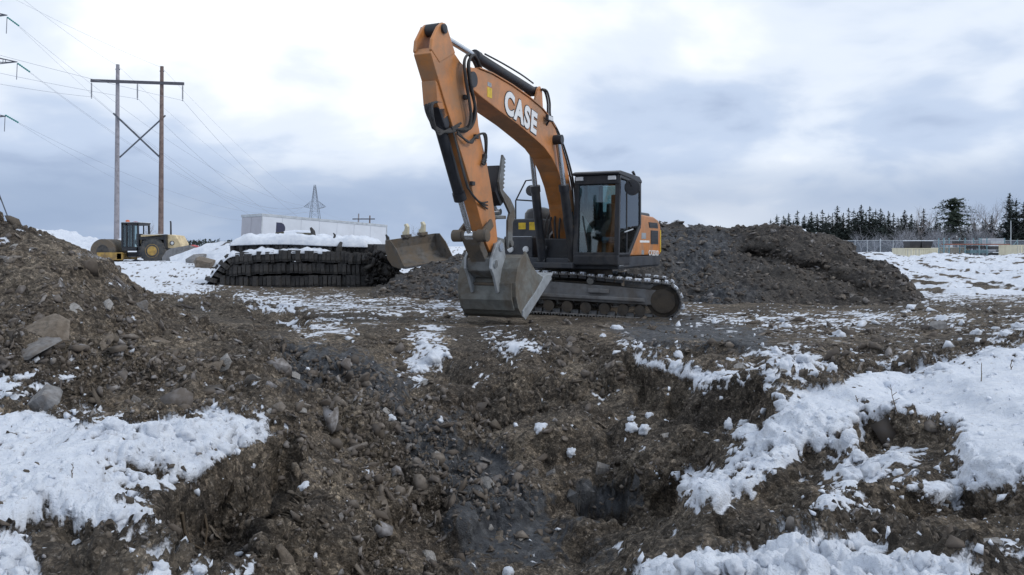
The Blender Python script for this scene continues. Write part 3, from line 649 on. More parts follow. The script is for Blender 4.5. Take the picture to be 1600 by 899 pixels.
LL = {'pit': 'rounded white lump of snow lying on the pit slope', 'pad': 'snow lump on the muddy ground between the pit and the excavator', 'ridge': 'snow lump on the brown ridge above the pit wall',
      'trench': 'snow block among the rubble behind the snow shelf', 'shelf': 'snow lump along the dark hollow below the snow shelf', 'lip': 'coarse snow lump beside the long dark rock on the pit lip', 'corner': 'snow lump on the bare earth below the left snow patch', 'left': 'snow clump on the trampled snow patch below the earth mound'}
for i, (px, py, s_, z_) in enumerate(LP):
    p, n = gpos(px, py); place(LUMP[i % 6], 'snow_lump', p, n, .92 * s_ * p.y / F, .3, None, LL[z_], 'snow', 'snow lumps: ' + z_, 500 + i, .1)
# ------------------------------------------------------------------ twigs and roots
def twig(px, py, h, lab, seed, lean=(0, 0)):
    r = random.Random(seed); p, n = gpos(px, py); H = h * p.y / F; b = MB()
    pts = [Vector((lean[0] * H * (t / 6) + r.uniform(-.02, .02) * H, r.uniform(-.02, .02) * H, -.03 + H * t / 6)) for t in range(7)]
    b.tube(pts, [.0022 * p.y * (1 - .1 * t) / 3 for t in range(7)], 5)
    for t in (2, 3, 4, 5):
        d = Vector((r.uniform(-1, 1), r.uniform(-.5, .5), r.uniform(.6, 1.2))).normalized() * H * r.uniform(.12, .25)
        b.tube([pts[t], pts[t] + d * .6, pts[t] + d], .0012 * p.y / 3, 4)
    o = b.build('dry_twig', M_DRY); o.location = p; tag(o, lab, 'twig')
twig(1400, 645, 52, 'tall forked dry twig growing through the snow shelf', 1, (-.25, 0))
twig(1532, 595, 34, 'straight thin dry stem standing in smooth snow', 2)
twig(1578, 576, 20, 'short dry stem near the back edge of the snow shelf', 3)
twig(1340, 625, 14, 'small bent twig poking out of smooth snow', 4, (-.4, 0))
twig(110, 745, 32, 'thin stem standing in the left snow patch', 5, (.1, 0))
def root(pts, lab, r0=.012):
    b = MB(); q = []
    for px, py in pts:
        p, n = gpos(px, py); q.append(p + Vector((0, -.05, .02)))
    b.tube(q, [r0 * (1 - .6 * i / (len(q) - 1)) for i in range(len(q))], 6); tag(b.build('torn_root', M_DRY, None, True), lab, 'root')
root([(290, 800), (292, 830), (305, 850), (322, 858)], 'curved torn root hanging at the dark hollow below the left snow')
root([(322, 805), (328, 825), (326, 850)], 'thin straight root hanging beside the curved one')
# ------------------------------------------------------------------ excavator (local frame: x forward along the boom, y operator's left, z up)
PHI = R(25); FW = Vector((-math.sin(PHI), -math.cos(PHI), 0)); LF = Vector((math.cos(PHI), -math.sin(PHI), 0)); EC = Vector((1.6, 18.46, 0))
ex = empty('excavator', EC, math.atan2(FW.y, FW.x), 'large orange tracked excavator with its bucket lowered at the edge of the pit', 'excavator')
def pl(px, py, y0):                                                     # photo pixel to the machine's plane y = y0
    t = (px - CXP) / F; r = (t * (EC.y + y0 * LF.y) - EC.x - y0 * LF.x) / (FW.x - t * FW.y)
    Y = EC.y + y0 * LF.y + r * FW.y; return r, EYE + (HY - py) / F * Y
# -- undercarriage
TA = R(10); ta = Vector((math.cos(TA), -math.sin(TA), 0)); tb = Vector((math.sin(TA), math.cos(TA), 0))
def ut(v):
    o = ta * v[0] + tb * v[1]; return (o.dot(FW), o.dot(LF), v[2] - .045 * (v[0] + .6))
def track(sy):
    yc = sy * 1.3; hw = .34
    p = MB(ut); fr = [(-1.75, .30), (1.75, .30), (1.78, .62), (.9, .66), (-.9, .70), (-1.78, .66)]
    p.prism(fr, yc - .22, yc + .22)
    p.box(-1.3, 1.5, yc - .30, yc + .30, .36, .44); p.box(.3, .75, yc - .315, yc + .315, .5, .6)
    tr = p.build('track_frame', M_FRAME, ex, bevel=.02)
    ring = []                                                           # shoe path: idler at +u, sprocket at -u, carried on a roller
    c0, c1 = (1.88, .40), (-1.86, .43); r0, r1 = .37, .40
    for k in range(13): a = R(-90 + 180 * k / 12); ring.append((c0[0] + r0 * math.cos(a), c0[1] + r0 * math.sin(a)))
    ring += [(1.2, .79), (.5, .83), (.1, .86), (-.5, .85), (-1.2, .845)]
    for k in range(13): a = R(90 + 180 * k / 12); ring.append((c1[0] + r1 * math.cos(a), c1[1] + r1 * math.sin(a)))
    ring = [Vector((a, 0, b)) for a, b in ring]; L = [0]
    for a, b in zip(ring, ring[1:] + ring[:1]): L.append(L[-1] + (b - a).length)
    n = 50; sh = MB(); sh.box(-.092, .092, -hw, hw, .0, .022); sh.box(-.085, -.06, -hw, hw, .02, .05); sh.box(-.012, .012, -hw, hw, .02, .05); sh.box(.06, .085, -hw, hw, .02, .05); sh.box(-.08, .08, -.12, .12, -.07, .0)
    sme = None; belt = MB(ut)
    for i in range(n):
        s = (i + .5) / n * L[-1]; j = max(q for q in range(len(L)) if L[q] <= s); j = min(j, len(ring) - 1)
        a, b = ring[j], ring[(j + 1) % len(ring)]; f = (s - L[j]) / max(L[j + 1] - L[j], 1e-6); c = a.lerp(b, f); d = (b - a).normalized(); nrm = Vector((d.z, 0, -d.x))
        o3 = [Vector(ut((c.x, yc, c.z)))]
        ex_ = Vector(ut((c.x + d.x, yc, c.z + d.z))) - o3[0]; ez = Vector(ut((c.x + nrm.x, yc, c.z + nrm.z))) - o3[0]; ey = ez.cross(ex_)
        if sme is None: so_ = sh.build('track_shoe', M_TRACK, tr, bevel=0); sme = so_.data
        else: so_ = link('track_shoe', sme, None, tr)
        if d.x < -.5 and c.z > .6 or (c.x > 1.7 and d.z > .2):
            r7 = random.Random(i * 3 + int(sy)); sn_ = MB(); w0 = r7.uniform(.03, .07); sn_.box(-w0, w0, -hw * r7.uniform(.8, 1.0), hw * r7.uniform(.8, 1.0), .018, .05 + .03 * r7.random()); sn_.build('shoe_snow', M_SNOW, so_, bevel=.008)
        so_.matrix_local = Matrix(((ex_.x, ey.x, ez.x, o3[0].x), (ex_.y, ey.y, ez.y, o3[0].y), (ex_.z, ey.z, ez.z, o3[0].z), (0, 0, 0, 1)))
    for nm, c, rr in (('idler_wheel', c0, .345), ('drive_sprocket', c1, .36)):
        q = MB(ut); q.lathe((c[0], yc, c[1]), (0, 1, 0), [(-.21, .12), (-.20, rr * .72), (-.15, rr * .74), (-.14, rr), (.14, rr), (.15, rr * .74), (.20, rr * .72), (.21, .12)], 28)
        q.build(nm, M_DMUD, tr, True)
        q = MB(ut); q.lathe((c[0], yc, c[1]), (0, 1, 0), [(-.235, .2), (-.225, .255), (-.19, .262), (.19, .262), (.225, .255), (.235, .2)], 28); q.build('wheel_hub', M_DMUD, tr, True)
    for u in (-1.35, -.95, -.55, -.15, .25, .65, 1.05, 1.4):
        q = MB(ut); q.lathe((u, yc, .17), (0, 1, 0), [(-.24, .05), (-.23, .12), (-.12, .12), (-.1, .09), (.1, .09), (.12, .12), (.23, .12), (.24, .05)], 14); q.build('track_roller', M_DMUD, tr, True)
    for u in (-.55, .35):
        q = MB(ut); q.lathe((u, yc, .745), (0, 1, 0), [(-.26, .05), (-.25, .075), (.25, .075), (.26, .05)], 14); q.build('carrier_roller', M_STEEL, tr, True)
M_FRAME = mat('track_frame_steel', (.16, .165, .175), .6, .1, .25, 4, .5, (.12, .105, .09), .3, 20); M_DMUD = mat('dark_muddy_wheel', (.05, .046, .043), .85, 0, .4, 5, .6, (.08, .066, .052), .5, 25)
M_TRACK = mat('track_steel', (.19, .195, .205), .55, .2, .35, 7, .5, (.15, .13, .11), .4, 30)
track(-1); track(1)
q = MB(ut); q.box(-1.0, 1.0, -1.2, 1.2, .40, .72); q.lathe((0, 0, .70), (0, 0, 1), [(0, .75), (.27, .75)], 32); q.build('centre_frame', M_MUD, ex, bevel=.03)
# -- upper structure
q = MB(); q.box(-1.9, 1.45, -1.36, 1.38, .96, 1.2); q.box(1.2, 1.75, -.45, .45, .98, 1.1); q.build('deck_frame', M_DGREY, ex, bevel=.02)
q = MB(); q.box(-1.86, 1.56, 1.385, 1.425, 1.0, 1.225); q.build('side_skirt', M_DGREY, ex, bevel=.01)
sc_ = MB(); sc_.prism([(.72, 1.24), (-.14, 1.86), (-.14, 2.18), (-1.30, 2.16), (-1.75, 2.09), (-1.93, 1.98), (-2.0, 1.82), (-1.95, 1.24)], .48, 1.41)
side = sc_.build('engine_side_cover', M_ORANGE, ex, bevel=.04, seg=3)
def slats(x0, x1, z0, z1, n, parent, skew=0):
    b = MB(); b.prism([(x0, z1), (x1, z1), (x1 + skew, z0), (x0 + skew, z0)], 1.405, 1.4145); b.build('grille_back', M_BLACKP, parent)
    for i in range(n):
        z = z0 + (i + .5) * (z1 - z0) / n; f = skew * (z1 - z) / (z1 - z0); b = MB(); b.box(x1 + f + .01, x0 + f - .01, 1.412, 1.424, z - .011, z + .011); b.build('grille_slat', M_DGREY, parent)
slats(-.82, -1.62, 1.89, 2.02, 4, side, -.08); slats(-1.02, -1.70, 1.50, 1.83, 9, side)
b = MB(); b.box(-1.985, -1.90, 1.38, 1.417, 1.3, 1.85); b.build('yellow_edge_strip', M_YEL, side)
b = MB(); b.box(-.05, .45, 1.409, 1.4125, 1.30, 1.50); b.build('service_panel', M_ORANGE, side, bevel=.002)
b = MB(); b.box(-.90, -.08, 1.410, 1.4135, 1.535, 1.585); b.build('pale_stripe', M_WHITE, side)
b = MB(); b.box(-.60, -.22, 1.410, 1.4135, 1.62, 1.76); b.build('warning_label', M_STEELL, side)
b = MB(); b.box(-.42, -.22, 1.410, 1.4135, 1.26, 1.36); b.build('warning_label', M_STEELL, side)
b = MB(); b.box(1.24, 1.52, 1.424, 1.4275, 1.04, 1.2); b.build('warning_label', M_STEELL, ex)
b = MB(); b.box(1.04, 1.16, 1.424, 1.4275, 1.06, 1.12); b.build('warning_label', M_RED, ex)
q = MB(); q.box(-1.95, -.35, -1.33, .55, 1.2, 2.12); q.build('engine_bay', M_ORANGE, ex, bevel=.05, seg=3)
q = MB(); q.box(-1.75, -.45, -.9, 1.2, 2.13, 2.27); q.build('engine_hood', M_DGREY, ex, bevel=.06, seg=3)
q = MB(); q.prism([(-.35, 2.2), (-.4, 2.5), (-.55, 2.55), (-.9, 2.5), (-1.0, 2.2)], .7, 1.15); q.build('intake_cover', M_GALV, ex, bevel=.04)
q = MB()
cwp = [(-1.96, 1.4), (-2.3, 1.25), (-2.52, .8), (-2.6, 0), (-2.52, -.8), (-2.3, -1.25), (-1.96, -1.4)]
q.add([(x, y, .98) for x, y in cwp] + [(x, y, 1.95) for x, y in cwp], [tuple(range(7)), tuple(range(13, 6, -1))] + [(i, (i + 1) % 7, (i + 1) % 7 + 7, i + 7) for i in range(7)]); q.build('counterweight', M_DGREY, ex, bevel=.05, seg=3)
# front right tool box, step box, air filter dome, rails, mirror
tb_ = MB(); tb_.box(-.3, .92, -1.36, -.62, 1.2, 2.08); tool = tb_.build('tool_box', M_DGREY, ex, bevel=.04, seg=3)
b = MB(); b.box(.9215, .925, -1.17, -.99, 1.84, 1.99); b.build('warning_sticker', M_YEL, tool)
b = MB(); b.box(.9215, .925, -.90, -.66, 1.82, 2.0); b.build('warning_sticker', M_YEL, tool)
b = MB(); b.box(.55, 1.33, -1.36, -.64, 1.15, 1.66); step = b.build('step_box', M_DGREY, ex, bevel=.04, seg=3)
b = MB(); b.box(.60, 1.32, -1.34, -.66, 1.66, 1.675); b.build('step_tread', M_GALV, step)
for y in (-1.18, -.80):
    b = MB(); b.lathe((1.328, y, 1.38), (1, 0, 0), [(0, .075), (.03, .07), (.035, .05)], 16); b.build('work_light', M_LAMP, step, True)
b = MB(); b.lathe((.2, -.95, 2.07), (0, 0, 1), [(0, .36), (.16, .35), (.25, .28), (.30, .12)], 20); b.build('filter_dome', M_BLACKP, ex, True)
rl = MB(); rl.tube([(.62, -1.38, 2.06), (.62, -1.38, 2.52), (.62, -1.12, 2.98), (.62, -.97, 2.99), (.62, -.90, 2.90), (.62, -.89, 2.06)], .019, 8); rl.tube([(.62, -1.37, 2.54), (.62, -.895, 2.50)], .017, 8)
rl.build('handrail', M_BLACKP, ex, True)
rl = MB(); rl.tube([(-.6, -.78, 2.1), (-.6, -.78, 3.12), (-.6, -.55, 3.2), (-.6, -.42, 3.1), (-.6, -.42, 2.1)], .02, 8); rl.tube([(-.6, -.78, 2.65), (-.6, -.42, 2.65)], .018, 8); rl.build('handrail', M_BLACKP, ex, True)
mr = MB(); mr.lathe((.66, -.96, 2.74), (1, .2, 0), [(-.05, .05), (-.03, .11), (.03, .13), (.05, .11)], 16); mr.tube([(.64, -.9, 2.5), (.62, -.93, 2.7)], .014, 6); mr.build('mirror', M_DGREY, ex, True)
# -- cab
CY0, CY1 = .44, 1.44
cabf = MB()
A = lambda x, y, z: (x, y, z)
fb, ft, rt, rm, bm_ = (1.60, 1.26), (1.50, 2.93), (-.06, 2.90), (-.06, 1.92), (.86, 1.26)
for y in (CY0 + .045, CY1 - .045):
    for (p, q2, w_) in ((fb, ft, .10), (ft, rt, .10), (rt, rm, .09), (rm, bm_, .10), (bm_, fb, .10)):
        cabf.bar((p[0], y, p[1]), (q2[0], y, q2[1]), .085, w_, (0, 1, 0)) if False else cabf.bar((p[0], y, p[1]), (q2[0], y, q2[1]), .09, w_)
    cabf.bar((.98, y, 1.3), (.96, y, 2.9), .06, .07)
for p, w_ in ((fb, .12), (ft, .14), (rt, .1), (rm, .1)): cabf.bar((p[0], CY0 + .03, p[1]), (p[0], CY1 - .03, p[1]), .09, w_)
cab = cabf.build('cab_frame', M_BLACKP, ex, bevel=.012)
b = MB(); b.prism([(1.66, 1.05), (1.66, 1.26), (1.60, 1.30), (.8, 1.30), (.8, 1.05)], CY0, CY1); b.build('cab_sill', M_BLACKP, cab, bevel=.03)
b = MB(); b.prism([(1.66, 2.955), (1.66, 3.0), (1.5, 3.04), (.1, 3.02), (-.1, 2.94), (-.1, 2.88), (1.5, 2.95)], CY0 - .03, CY1 + .02); b.build('cab_roof', M_BLACKP, cab, bevel=.02)
b = MB(); b.box(1.5, 1.58, CY0 + .02, CY1 - .02, 2.76, 2.95); b.build('roof_fascia', M_BLACKP, cab, bevel=.015)
for y in (CY0 + .13, CY1 - .15):
    b = MB(); b.box(1.585, 1.63, y - .085, y + .085, 2.84, 2.925); b.build('roof_light', M_LAMP, cab, bevel=.012)
def pane(name, pts):
    b = MB(); pts = [Vector(p) for p in pts]; n = (pts[1] - pts[0]).cross(pts[2] - pts[0]).normalized() * .006; k_ = len(pts)
    b.add(pts + [p + n for p in pts], [tuple(range(k_)), tuple(range(2 * k_ - 1, k_ - 1, -1))] + [(i, (i + 1) % k_, (i + 1) % k_ + k_, i + k_) for i in range(k_)]); b.build(name, M_GLASS, cab)
pane('windscreen', [(1.575, CY0 + .08, 1.32), (1.575, CY1 - .08, 1.32), (1.495, CY1 - .08, 2.78), (1.495, CY0 + .08, 2.78)])
pane('door_glass', [(1.52, CY1 - .03, 1.32), (1.01, CY1 - .03, 1.32), (1.0, CY1 - .03, 2.85), (1.45, CY1 - .03, 2.85)])
pane('side_glass', [(.93, CY1 - .03, 1.30), (.86, CY1 - .03, 1.34), (-.02, CY1 - .03, 1.94), (-.02, CY1 - .03, 2.85), (.92, CY1 - .03, 2.85)])
pane('right_side_glass', [(1.52, CY0 + .04, 1.34), (.86, CY0 + .04, 1.34), (-.02, CY0 + .04, 1.94), (-.02, CY0 + .04, 2.85), (1.45, CY0 + .04, 2.85)])
pane('rear_glass', [(-.06, CY0 + .08, 1.98), (-.06, CY1 - .08, 1.98), (-.06, CY1 - .08, 2.84), (-.06, CY0 + .08, 2.84)])
b = MB(); b.box(-.03, .30, CY0 + .05, CY1 - .12, 1.25, 2.05); b.build('cab_rear_panel', M_BLACKP, cab)
b = MB(); b.box(.30, 1.56, CY0 + .05, CY1 - .07, 1.28, 1.315); b.build('cab_floor', M_SEAT, cab)
st = MB(); st.box(.35, .85, .72, 1.18, 1.62, 1.78); st.build('operator_seat', M_SEAT, cab, bevel=.04)
b = MB(); b.prism([(.30, 1.75), (.42, 1.75), (.32, 2.42), (.20, 2.42)], .74, 1.16); b.build('seat_back', M_TAN, cab, bevel=.04)
b = MB(); b.box(.18, .29, .84, 1.06, 2.42, 2.62); b.build('head_rest', M_SEAT, cab, bevel=.03)
for y in (.60, 1.28):
    b = MB(); b.box(.45, 1.0, y - .08, y + .08, 1.32, 1.88); b.tube([(.92, y, 1.86), (.95, y, 2.08)], [.02, .03], 8); b.build('control_console', M_DGREY, cab, bevel=.02)
b = MB(); b.box(1.28, 1.34, .52, .70, 1.78, 2.02); b.tube([(1.31, .52, 1.32), (1.31, .55, 1.8)], .02, 6); b.build('monitor', M_BLACKP, cab, bevel=.01)
b = MB(); b.prism([(1.18, 1.50), (1.30, 1.56), (1.26, 1.66), (1.12, 1.60)], .95, 1.32); b.build('folded_blue_cloth', M_BLUEC, cab, bevel=.03)
b = MB(); b.add([(1.48, .52, 1.75), (1.48, .86, 1.75), (1.40, .54, 2.18)], [(0, 1, 2)]); b.add([(1.474, .52, 1.75), (1.474, .86, 1.75), (1.394, .54, 2.18)], [(0, 1, 2)]); b.build('paper_sheet', M_WHITEP, cab)
b = MB(); b.tube([(1.59, .75, 1.35), (1.565, .62, 2.1)], .010, 6); b.build('wiper', M_BLACKP, cab)
r_, z_ = pl(988, 293, 1.62)
b = MB(); b.lathe((r_, 1.62, z_), (1, .25, 0), [(-.05, .05), (-.04, .15), (.0, .17), (.04, .165), (.045, .12)], 20); b.tube([(1.45, 1.45, 2.88), (r_ + .2, 1.6, z_ + .13), (r_, 1.62, z_)], .014, 6); b.build('round_mirror', M_BLACKP, cab, True)
b = MB(); b.tube([(-.0, 1.3, 2.95), (-.02, 1.3, 3.08), (.04, 1.28, 3.14)], [.03, .03, .035], 8); b.build('antenna_post', M_BLACKP, cab)
b = MB(); b.tube([(1.3, CY1 + .03, 1.75), (.75, CY1 + .05, 1.82)], .014, 6); b.build('door_handle', M_GALV, cab)
# -- boom
top = [(5.98, 4.34), (5.86, 4.42), (5.6, 4.45), (5.1, 4.46), (4.3, 4.41), (3.5, 4.32), (2.9, 4.22), (2.5, 4.10), (2.15, 3.92), (1.8, 3.64), (1.5, 3.28), (1.2, 2.75), (.95, 2.2), (.78, 1.72), (.80, 1.55)]
low = [(.98, 1.5), (1.12, 1.62), (1.25, 1.95), (1.42, 2.35), (1.66, 2.72), (1.95, 3.02), (2.3, 3.27), (2.7, 3.44), (3.2, 3.56), (4.0, 3.73), (4.8, 3.86), (5.5, 3.99), (5.85, 4.07), (6.0, 4.2)]
bo = MB(); bo.prism(top + low, -.225, .225); boom = bo.build('boom', M_ORANGE, ex, bevel=.018)
b = MB(); b.prism([(p[0], p[1] + .002) for p in top[2:9]] + [(p[0], p[1] + .022) for p in top[2:9]][::-1], -.25, .25); b.build('boom_flange', M_ORANGE, boom)
for s in (-1, 1): b = MB(); b.lathe((2.2, s * .31, 3.66), (0, 1, 0), [(-.10, .10), (.10, .10)], 18); b.build('cylinder_boss', M_BLACKP, boom, True)
b = MB(); b.lathe((5.83, 0, 4.22), (0, 1, 0), [(-.26, .13), (.26, .13)], 20); b.build('stick_pivot', M_BLACKP, boom, True)
# lettering
def text_mesh(body, size, off, ext):
    cu_ = bpy.data.curves.new('t', 'FONT'); cu_.body = body; cu_.size = size; cu_.offset = off; cu_.extrude = ext; cu_.space_character = 1.16
    o = bpy.data.objects.new('t', cu_); COL.objects.link(o); dg = bpy.context.evaluated_depsgraph_get(); me = bpy.data.meshes.new_from_object(o.evaluated_get(dg))
    bpy.data.objects.remove(o); return me
def lettering(body, size, off, ext, mat_, parent, org, dx, up, sx, name, y):
    me = text_mesh(body, size, off, ext); me.materials.clear(); o = link(name, me, mat_, parent)
    X = Vector((dx[0], 0, dx[1])).normalized(); U = Vector((up[0], 0, up[1])).normalized(); N = X.cross(U)
    o.matrix_local = Matrix(((X.x * sx, U.x, N.x, org[0]), (X.y * sx, U.y, N.y, y), (X.z * sx, U.z, N.z, org[1]), (0, 0, 0, 1))); return o
dx = (-1.66, -.27); up = (-.16, .99)
lettering('CASE', .56, .044, .003, mat('letter_black', (.02, .02, .024), .5), boom, (4.62, 3.90), dx, up, 1.02, 'lettering_outline', .2285)
lettering('CASE', .56, .026, .003, M_WHITE, boom, (4.62, 3.90), dx, up, 1.02, 'lettering', .2345)
lettering('CX250D', .17, .004, .002, M_WHITE, side, (-.82, 1.24), (-1, -.02), (-.02, 1), 1.35, 'lettering', 1.4165)
b = MB(); b.box(5.1, 5.28, .2255, .2285, 4.03, 4.2); b.build('yellow_boom_sticker', M_YEL, boom)
b = MB(); b.box(5.12, 5.27, .2255, .2285, 4.22, 4.29); b.build('pale_boom_sticker', M_STEELL, boom)
wl = MB(); wl.box(2.50, 2.78, .27, .33, 3.98, 4.10); wl.tube([(2.62, .22, 3.9), (2.64, .29, 3.99)], .02, 6); w_ = wl.build('boom_work_light', M_BLACKP, boom, bevel=.01)
b = MB(); b.box(2.53, 2.75, .331, .335, 4.0, 4.08); b.build('light_lens', M_LAMP, w_)
# boom cylinders
def cylinder(name, p0, p1, frac, rb, rr, parent=ex):
    p0 = Vector(p0); p1 = Vector(p1); m = p0.lerp(p1, frac); b = MB(); d = (p1 - p0).normalized()
    b.tube([p0, m - d * .12], rb, 16); b.tube([m - d * .14, m], rb * 1.16, 16); ey = Vector((0, 1, 0))
    b.lathe(p0, ey, [(-.09, rb * 1.0), (.09, rb * 1.0)], 14); o = b.build(name, M_BLACKP, parent, True)
    b = MB(); b.tube([m - d * .05, p1], rr, 14); b.lathe(p1, ey, [(-.08, rr * 1.7), (.08, rr * 1.7)], 14); b.build('rod', M_CHROME, o, True); return o
for s in (-1, 1): cylinder('boom_cylinder', (1.42, s * .36, 1.12), (2.2, s * .31, 3.66), .64, .095, .055)
cylinder('stick_cylinder', (2.78, 0, 4.58), (6.68, 0, 4.84), .655, .095, .052)
b = MB()
for s in (-.13, .13): b.prism([(2.6, 4.14), (2.66, 4.60), (2.76, 4.68), (2.86, 4.62), (3.1, 4.22)], s - .02, s + .02)
b.build('cylinder_bracket', M_ORANGE, boom)
# -- stick
sp = [(6.62, 4.96), (6.72, 4.95), (6.84, 4.86), (7.02, 4.62), (7.06, 4.40), (6.92, 4.18), (6.55, 3.62), (6.26, 3.22), (5.72, 2.42), (5.34, 1.80), (5.20, 1.52), (5.04, 1.36), (4.88, 1.30), (4.76, 1.38), (4.74, 1.6), (4.82, 1.95), (4.98, 2.45), (5.16, 2.90), (5.38, 3.30), (5.48, 3.52), (5.52, 3.75), (5.56, 4.0), (5.66, 4.22), (5.86, 4.38), (6.12, 4.46), (6.38, 4.66), (6.54, 4.88)]
body_ = [(6.98, 4.50)] + sp[4:25] + [(6.40, 4.60)]
s_ = MB(); s_.prism(body_, -.15, .16)
for y_ in (-.17, .115): s_.prism([(6.30, 4.56), (6.38, 4.66), (6.54, 4.88), (6.62, 4.96), (6.72, 4.95), (6.84, 4.86), (7.02, 4.62), (7.05, 4.45), (6.8, 4.3)], y_, y_ + .055)
stick = s_.build('stick', M_ORANGE, ex, bevel=.016)
b = MB(); b.lathe((6.70, 0, 4.85), (0, 1, 0), [(-.215, .06), (-.21, .075), (.21, .075), (.215, .06)], 16); b.lathe((6.70, 0, 4.85), (0, 1, 0), [(-.11, .10), (.11, .10)], 16); b.build('tail_pin', M_BLACKP, stick, True)
b = MB(); b.prism([(6.86, 4.02), (6.62, 3.92), (6.45, 3.55), (6.60, 3.45), (6.80, 3.66)], -.13, .13); b.build('cylinder_lug', M_ORANGE, stick, bevel=.01)
cylinder('bucket_cylinder', (6.66, 0, 3.62), (5.47, 0, 1.63), .70, .095, .05)
b = MB(); b.prism([(6.78, 3.62), (6.56, 3.32), (6.44, 3.3), (6.40, 3.42), (6.55, 3.66)], -.13, .13); b.build('hose_block', M_BLACKP, stick, bevel=.03)
# linkage, coupler
b = MB(); 
for s in (-1, 1): b.bar((5.47, s * .23, 1.63), (5.12, s * .23, 1.86), .05, .15)
b.build('guide_link', M_MUD, ex, bevel=.01)
b = MB(); b.bar((5.47, 0, 1.63), (5.06, 0, 1.16), .30, .17); b.build('bucket_link', M_MUD, ex, bevel=.02)
b = MB(); b.lathe((5.47, 0, 1.63), (0, 1, 0), [(-.34, .07), (-.33, .105), (-.15, .105), (-.15, .08), (.15, .08), (.15, .105), (.33, .105), (.34, .07)], 18); b.build('link_pin', M_MUD, ex, True)
b = MB(); b.prism([(5.2, 1.24), (5.16, 1.02), (4.95, .9), (4.7, .98), (4.66, 1.30), (4.78, 1.50), (4.92, 1.50), (5.0, 1.3)], -.22, .22); b.build('quick_coupler', M_STEEL, ex, bevel=.02)
b = MB(); b.lathe((4.86, 0, 1.44), (0, 1, 0), [(-.30, .075), (.30, .075)], 16); b.lathe((5.08, 0, 1.14), (0, 1, 0), [(-.30, .07), (.30, .07)], 16); b.build('coupler_pin', M_CHROME, ex, True)
# -- bucket: rolled shell with two side plates, lip towards the machine
BW = .55; M_BUCK = mat('bucket_steel', (.175, .185, .18), .55, .1, .3, 3.5, .62, (.115, .098, .078), .25, 25)
shell = [(4.50, 1.30), (4.66, 1.24), (4.80, 1.05), (4.88, .80), (4.86, .56), (4.77, .36), (4.62, .22), (4.45, .155), (3.31, .80)]
def off(poly, t):
    out = []
    for i, p in enumerate(poly):
        a = poly[max(i - 1, 0)]; c = poly[min(i + 1, len(poly) - 1)]; d = Vector((c[0] - a[0], c[1] - a[1])).normalized(); out.append((p[0] + d.y * t, p[1] - d.x * t))
    return out
inner = off(shell, .035) if off(shell, .035)[3][0] < shell[3][0] else off(shell, -.035)
b = MB(); b.prism(shell + inner[::-1], -BW, BW); buck = b.build('bucket', M_BUCK, ex)
sidep = shell + [(3.28, .86), (3.62, .86), (3.92, .95), (4.20, 1.14), (4.36, 1.31), (4.46, 1.36)]
for s in (-1, 1):
    b = MB(); b.prism(sidep, s * BW, s * (BW + .03)); pl_ = b.build('side_plate', M_BUCK, buck, bevel=.006)
    b = MB(); b.prism([(4.50, .13), (3.26, .82), (3.30, .90), (3.62, .90), (3.74, .80), (4.05, .60), (4.30, .48), (4.62, .30), (4.62, .2)], s * (BW + .031), s * (BW + .055)); b.build('side_cutter', M_STEELL, pl_, bevel=.006)
b = MB(); b.prism([(3.42, .72), (3.12, .90), (3.12, .935), (3.42, .78)], -BW - .02, BW + .02); b.build('cutting_edge', M_STEELL, buck, bevel=.005)
for s in (-1, 1):
    b = MB(); b.prism([(4.62, 1.2), (4.70, 1.50), (4.84, 1.56), (5.0, 1.50), (5.2, 1.24), (5.22, 1.06), (5.1, .92), (4.95, .62), (4.84, .66), (4.80, 1.0)], s * .25 - .025 * 1, s * .25 + .025); b.build('hinge_ear', M_STEELL, buck, bevel=.015)
b = MB(); b.prism([(4.86, .80), (4.90, .80), (4.90, .50), (4.79, .31), (4.75, .34), (4.855, .52)], -BW + .04, BW - .04); b.build('wear_plate', M_BUCK, buck, bevel=.006)
b = MB(); b.tube([(4.90, -.24, .78), (4.90, .24, .78)], .03, 8); b.build('cross_tube', M_MUD, buck, True)
# -- thumb behind the stick
th_o = [(4.62, 3.10), (4.50, 3.02)]; zt = 3.0
while zt > 2.45: th_o += [(4.56 + .07 * ((3.0 - zt) / .55), zt), (4.50 + .07 * ((3.0 - zt) / .55), zt - .035)]; zt -= .075
th_o += [(4.30, 2.32), (4.12, 2.16), (4.08, 2.0), (4.20, 1.88), (4.22, 1.44), (4.42, 1.40), (4.40, 1.92), (4.32, 2.06), (4.50, 2.22), (4.74, 2.44), (4.78, 2.6)]
for s in (-.19, .19):
    b = MB(); b.prism(th_o, s - .022, s + .022); b.build('thumb_plate', M_STEEL, ex, bevel=.004)
b = MB(); b.prism([(4.72, 2.9), (4.60, 2.9), (4.66, 2.5), (4.50, 2.25), (4.62, 2.18), (4.84, 2.42)], -.165, .165); b.build('thumb_web', M_BLACKP, ex)
b = MB(); b.lathe((4.32, 0, 1.50), (0, 1, 0), [(-.26, .06), (.26, .06)], 14); b.bar((4.32, 0, 1.50), (4.84, 0, 1.56), .30, .14); b.build('thumb_mount', M_STEEL, ex, bevel=.01)
b = MB(); b.bar((4.36, .0, 1.98), (4.9, .0, 1.98), .3, .06); b.build('thumb_stay', M_STEEL, ex, bevel=.01)
cylinder('thumb_cylinder', (5.02, 0, 2.62), (4.45, 0, 2.08), .6, .06, .035)
